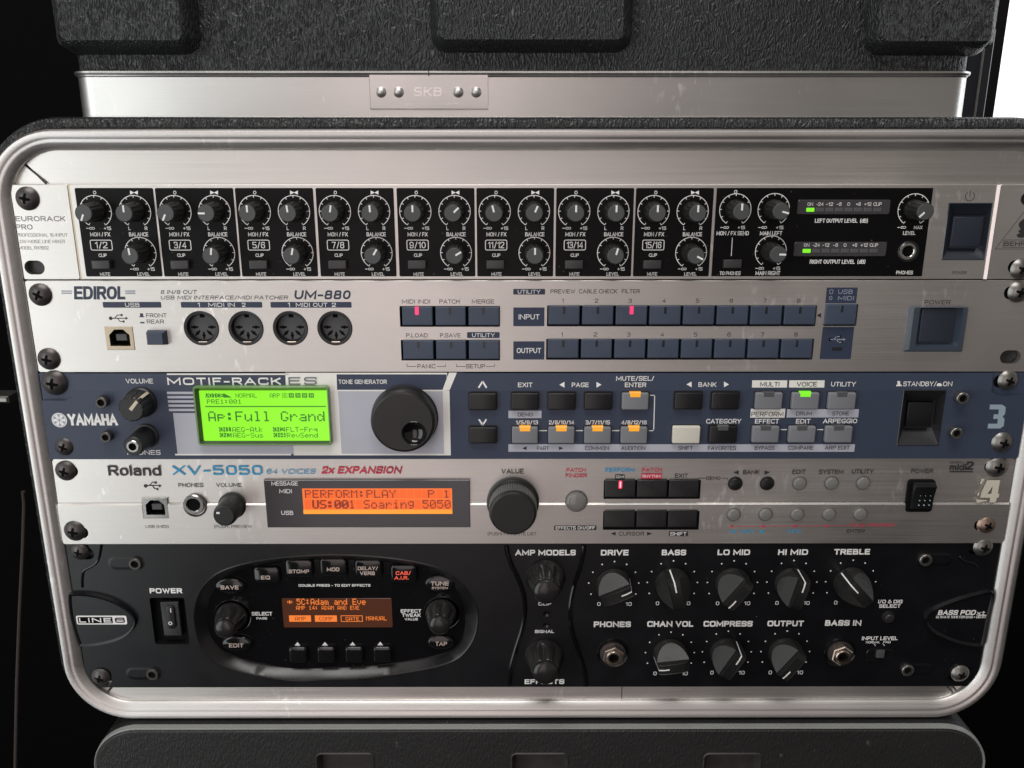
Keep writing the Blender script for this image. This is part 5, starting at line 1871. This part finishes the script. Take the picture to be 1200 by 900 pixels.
for box, txt, lit in (((297.5, 665, 327.5, 683.5), [('EQ', 311, 676.8, 11, 4.4)], 0), ((334.5, 656.5, 366.5, 676.5), [('STOMP', 350.3, 669.6, 24, 4.2)], 0),
                      ((375, 655, 406.5, 675.5), [('MOD', 390.3, 667.2, 15, 4.4)], 0), ((416, 656.5, 447.5, 677), [('DELAY/', 431, 666, 24, 4.2), ('VERB', 430.5, 671.8, 18, 4.2)], 0),
                      ((458, 662.5, 488.5, 683.5), [('CAB/', 472.5, 671.6, 18, 4.2), ('A.I.R.', 470.5, 677.2, 17, 4)], 1)):
    gkey(sq(*box, 2.2, GD + 2), 2, .9, txt, lit)
for (x, y, w, h), txt in (((268.8, 687.5, 35, 21), [('SAVE', 269, 688.4, 21.5, 4.6)]), ((515.5, 684.5, 36, 21), [('TUNE', 515.5, 683.8, 21.5, 4.8), ('SYSTEM', 515.5, 689, 19, 2.6)]),
                          ((277, 755, 36, 21), [('EDIT', 276.8, 756.4, 17.5, 4.6)]), ((516.5, 753.5, 32, 20), [('TAP', 517, 754.4, 14, 4.8)])):
    X, Z = P(x, y, GD + 2)
    gkey(circle(X, Z, w / 4.5, 28, h / 4.5), 2, 1.2, txt)
for x, y in ((349, 768.4), (382.2, 768.4), (415, 768.2), (448, 768)):
    gkey(sq(x - 10.5, y - 9, x + 10.5, y + 9, 1.6, GD + 2.4), 2.4, 1.1)
for x, y in ((348.6, 754.6), (380.8, 754.5), (413.2, 754.4), (445.6, 754.2)):
    amp.tri(W, x, y, 7.2, 4.4, 'u', GF)
for s, x, y, w, h in (('DOUBLE PRESS - TO EDIT EFFECTS', 392, 686, 84, 2.9), ('SELECT', 307, 719.2, 24, 4.2), ('PAGE', 306.8, 724.6, 12.5, 2.6), ('EFFECT', 481.6, 716, 24, 4), ('TWEAK', 482, 720.9, 22, 4), ('VALUE', 482, 725.6, 15.5, 2.8)):
    AL(s, x, y, w, h, 2.2, GF)
X0, Z0, X1, Z1 = box_mm(331.5, 701, 459.5, 735, GD)
dsp = amp.part('display', MB().plate(rrect(X0, Z0, X1, Z1, .5, 2), GD, GD + .25, .1), 'screen_brown', dish)
gm = MB()
sd = GD + .3
for s, x0, x1, y0, y1 in (('*', 336.5, 342.5, 702.5, 708.5), ('5C:Adam and Eve', 347.6, 428.5, 701.6, 708.8), ('AMP 14: ADAM AND EVE', 347, 421, 710, 714.6), ('MANUAL', 429, 453.2, 722.2, 727)):
    dots(gm, s, x0, y0, x1, y1, sd, 1.0)
for x0, x1, s in ((338.8, 364.4, 'AMP'), (369, 394.8, 'COMP')):
    bb = box_mm(x0, 721.2, x1, 728.6, sd)
    gm.cap([rect(*bb)], sd - .02)
bb = box_mm(399.4, 721.2, 425, 728.6, sd)
gm.cap([rect(*bb), inset(rect(*bb), .35)[::-1]], sd)
dots(gm, 'GATE', 405, 722.8, 421, 727.2, sd, 1.0)
amp.part('screen_text', gm, 'glyph_orange', dsp)
g2 = MB()
dots(g2, 'AMP', 345.5, 722.8, 358.5, 727.2, sd + .04, 1.0)
dots(g2, 'COMP', 374, 722.8, 390, 727.2, sd + .04, 1.0)
amp.part('screen_text', g2, 'glyph_brown', dsp)
# fluted encoder knobs
lobes = lambda a, r, d: r * (1 - (.16 if d > 4.2 else .02) * (0.5 + 0.5 * math.cos(7 * a)) ** 1.5) if d > 2.2 else r
ENC = MB().lathe([(8.6, 0), (8.6, 1.0), (8.3, 2.0), (8.0, 2.6), (7.8, 4.5), (6.4, 9.5), (5.9, 11.0), (5.7, 11.2)], 84, mod=lobes)
ENC.lathe([(5.4, 11.0), (5.3, 12.8), (4.6, 13.5), (2.5, 13.9), (.01, 14.0)], 32)
ENCM = ENC.mesh('encoder_knob', 40)
for px, py, d, k in ((272, 722.5, GD, .98), (517, 718.5, GD, .98), (639, 676.5, 0, 1.22), (637.8, 768.8, 0, 1.22)):
    X, Z = P(px, py, d)
    o = place('encoder_knob', ENCM, 'encoder_black', amp.root, (X, d, Z), random.uniform(0, 1))
    o.scale = (k, k, k)
for px, py in ((273, 722), (518, 718.5)):
    X, Z = P(px, py, GD)
    amp.part('encoder_well', MB().lathe([(9.9, 0.0 + GD), (9.8, GD + .35), (9.4, GD + .3), (9.3, GD)], 40, X, Z), 'button_gloss', dish)
# hourglass ridges round the centre column
for pts in ([(592.5, 633), (594, 645), (599, 661), (607, 678), (613.5, 696), (615, 716), (612, 736), (604.5, 760), (598.5, 783), (596.8, 806)],
            [(685.8, 633), (684, 645), (680.5, 663), (674, 682), (669.5, 702), (668, 720), (670.5, 740), (677.5, 762), (684.5, 785), (687, 806)]):
    lp = smooth_loop([P(*p) for p in pts] + [P(*pts[-1])], 5)[:-10]
    lp = [(x, z) for x, z in lp if z0 < z < z1] 
    amp.part('moulded_ridge', MB().tube([(x, .1, z) for x, z in lp], 1.25, 10), 'amp_gloss')
AL('AMP MODELS', 639.2, 647.6, 71, 6.6); AL('CLIP', 638.4, 707.6, 15, 3.8, 2); AL('SIGNAL', 638, 740, 22.5, 3.6, 2); AL('EFFECTS', 638, 798.8, 46.5, 5.6)
for py in (719, 732):
    X, Z = P(640, py)
    amp.part('lamp_hole', MB().lathe([(1.9, .05), (1.7, .35), (1.3, .2), (.01, .12)], 20, X, Z), 'button_gloss')
# pointer knobs
PK = MB().lathe([(9.0, 0), (9.0, .8), (8.8, 1.6), (8.5, 3.4), (7.9, 4.4)], 56)
hw, top = 2.9, 14.2
zs_ = [(-8.7, .6), (-8.4, 10.5), (-7.6, 12.6), (-5.5, 13.7), (0, top), (5.5, top), (8.0, top - .5)]
PB = MB()
outline = [(-8.7, .4)] + zs_ + [(8.8, .4)]
for s in (-1, 1):
    PB.add([(s * hw * (1.12 - .2 * min(1, d / 12)), d, z) for z, d in outline], [tuple(range(len(outline))) if s > 0 else tuple(range(len(outline) - 1, -1, -1))])
n_ = len(outline)
pts_l = [(-hw * (1.12 - .2 * min(1, d / 12)), d, z) for z, d in outline]
pts_r = [(hw * (1.12 - .2 * min(1, d / 12)), d, z) for z, d in outline]
PB.add(pts_l + pts_r, [(i, i + n_, i + 1 + n_, i + 1) for i in range(n_ - 1)])
for s in (-1, 1):            # rounded edges of the grip catch the light
    PB.tube([(s * hw * (1.10 - .2 * min(1, d / 12)), d, z) for z, d in zs_[1:]] + [(s * hw * .9, 11, 8.75)], .2, 6)
sk = MB()
for s in (-1, 1):            # flat sloping cheeks: the round body cut by a plane from the grip down to the rim
    hgt = lambda x: 11.2 - (abs(x) - 2.7) * 1.22
    arc_ = [(s * 8.9 * math.cos(t), 8.9 * math.sin(t)) for t in (math.radians(-71 + 142 * k / 16) for k in range(17))]
    face = [(x, hgt(x), z) for x, z in arc_]
    sk.add(face, [tuple(range(17)) if s > 0 else tuple(range(16, -1, -1))])
    sk.add(face + [(x, 3.0, z) for x, z in arc_], [(k, k + 17, k + 18, k + 1) for k in range(16)])
PKM, PBM, SKM = PK.mesh('pointer_knob', 30), PB.mesh('grip', 20), sk.mesh('cheek', 20)
PLN = MB().add([(-.36, top + .08, 2.6), (.36, top + .08, 2.6), (.36, top + .08, 5.6), (-.36, top + .08, 5.6), (.36, top - .42, 8.12), (-.36, top - .42, 8.12), (.36, .5, 8.9), (-.36, .5, 8.9), (.36, .5, 9.1), (-.36, .5, 9.1)],
               [(0, 1, 2, 3), (3, 2, 4, 5), (5, 4, 6, 7)]).mesh('pointer_line', 10)
for (px, py), a, lo_, hi_ in (((719.2, 684.6), 66, '0', '10'), ((787.8, 683.8), -13, '0', '10'), ((858.2, 683.8), 217, '0', '10'), ((927.8, 683.4), 13, '0', '10'), ((996.7, 683), -43, '0', '10'),
                               ((784.9, 766), -97, '0', '10'), ((851.6, 765), 29, '0', '10'), ((920, 764.8), 217, '0', '10')):
    X, Z = P(px, py)
    o = place('pointer_knob', PKM, 'amp_knob_worn', amp.root, (X, 0, Z), math.radians(a))
    sub('grip', PBM, 'amp_knob', o)
    sub('cheek', SKM, 'amp_knob_worn', o)
    sub('pointer_line', PLN, W, o)
    for t in range(-4, 5):
        th = math.radians(t * 29)
        amp.ink(W).cap([circle(X + 13.1 * math.sin(th), Z + 13.1 * math.cos(th), .42, 10)], .05)
    for s, tx, w in ((lo_, -17.3, 3.8), (hi_, 17.5, 7)):
        AL(s, px + tx, py + 23.2, w, 4.2, .8)
for s, x, y, w in (('DRIVE', 720.4, 647.6, 32.5), ('BASS', 789.8, 647.4, 28.5), ('LO MID', 860, 647.2, 38), ('HI MID', 929.4, 647, 35), ('TREBLE', 998.6, 646.6, 42), ('PHONES', 717.6, 731.6, 43.5),
                   ('CHAN VOL', 785.5, 731.2, 54), ('COMPRESS', 853.2, 731, 57.5), ('OUTPUT', 920.6, 730.6, 42.5), ('BASS IN', 988.2, 730, 42.5)):
    AL(s, x, y, w, 6.6)
# hex-nut jacks
for px, py, nm in ((718, 765, 'headphone_jack'), (984, 764, 'input_jack')):
    X, Z = P(px, py)
    j = place(nm, MB().lathe([(8.6, 0), (8.4, .7), (7.6, .5), (7.2, .1)], 44).mesh(nm), 'amp_gloss', amp.root, (X, 0, Z))
    sub('washer', MB().lathe([(6.9, 0), (6.9, 1.4), (6.2, 1.5)], 36).mesh('washer'), 'screw_black', j)
    sub('hex_nut', MB().plate(circle(0, 0, 5.9, 6, a0=.4), 1.4, 4.4, .5, [circle(0, 0, 3.6, 24)]).mesh('hex_nut'), 'copper_nut', j)
    sub('thread', MB().plate(circle(0, 0, 3.9, 28), 1, 5.4, .35, [circle(0, 0, 2.7, 24)]).mesh('thread'), 'copper_nut', j)
    sub('jack_hole', MB().cap([circle(0, 0, 2.75, 20)], 2.0).mesh('jack_hole'), 'hollow', j)
AL('I/O & DIG', 1043.4, 705, 28.5, 4.2, 2); AL('SELECT', 1042.8, 710.2, 25, 4, 2); AL('INPUT LEVEL', 1031, 748, 42, 4.4, 2); AL('NORMAL', 1023, 752.6, 16.5, 2.6, 1.6); AL('PAD', 1039.5, 752.4, 8.5, 2.6, 1.6)
amp.line(W, [(1024.2, 754.4), (1026, 756.6)], .3); amp.line(W, [(1034.6, 754.2), (1036.4, 756.4)], .3)
X, Z = P(1041, 723)
amp.part('push_button', MB().lathe([(3.4, 0), (3.3, .4), (2.5, .3), (2.4, 1.8), (2.0, 2.3), (.01, 2.5)], 28, X, Z), 'amp_knob_worn')
sl = rrect(*box_mm(1015, 760.5, 1046, 775, 0), 2.4, 6)
ss = amp.part('slide_switch', MB().plate(sl, 0, .35, .15, [inset(ccw(sl), .7)]).cap([inset(ccw(sl), .7)], .1), 'button_gloss')
amp.part('slider', MB().button(rect(*box_mm(1027.6, 762.5, 1036.6, 771, 1.4)), 0, 1.6, .3), 'cap_grey', ss)
rack_screw(amp, 79.5 + 11.5, 648.5, .25, 'screw_black', .86, .4)
rack_screw(amp, 116, 796, .3, 'screw_black', .92, .4)
rack_screw(amp, 1154.5, 643, .2, 'screw_steel', .95, .4)
rack_screw(amp, 1127.5, 792, .4, 'screw_steel', .92, .4)

# ------------------------------------------------------------------ all lettering at once
flush_letters()
for u in (mix, pat, ton, syn, amp):
    u.finish()
for m, mb in emb.inks.items():
    part('embossed_lettering', mb, m, jp)
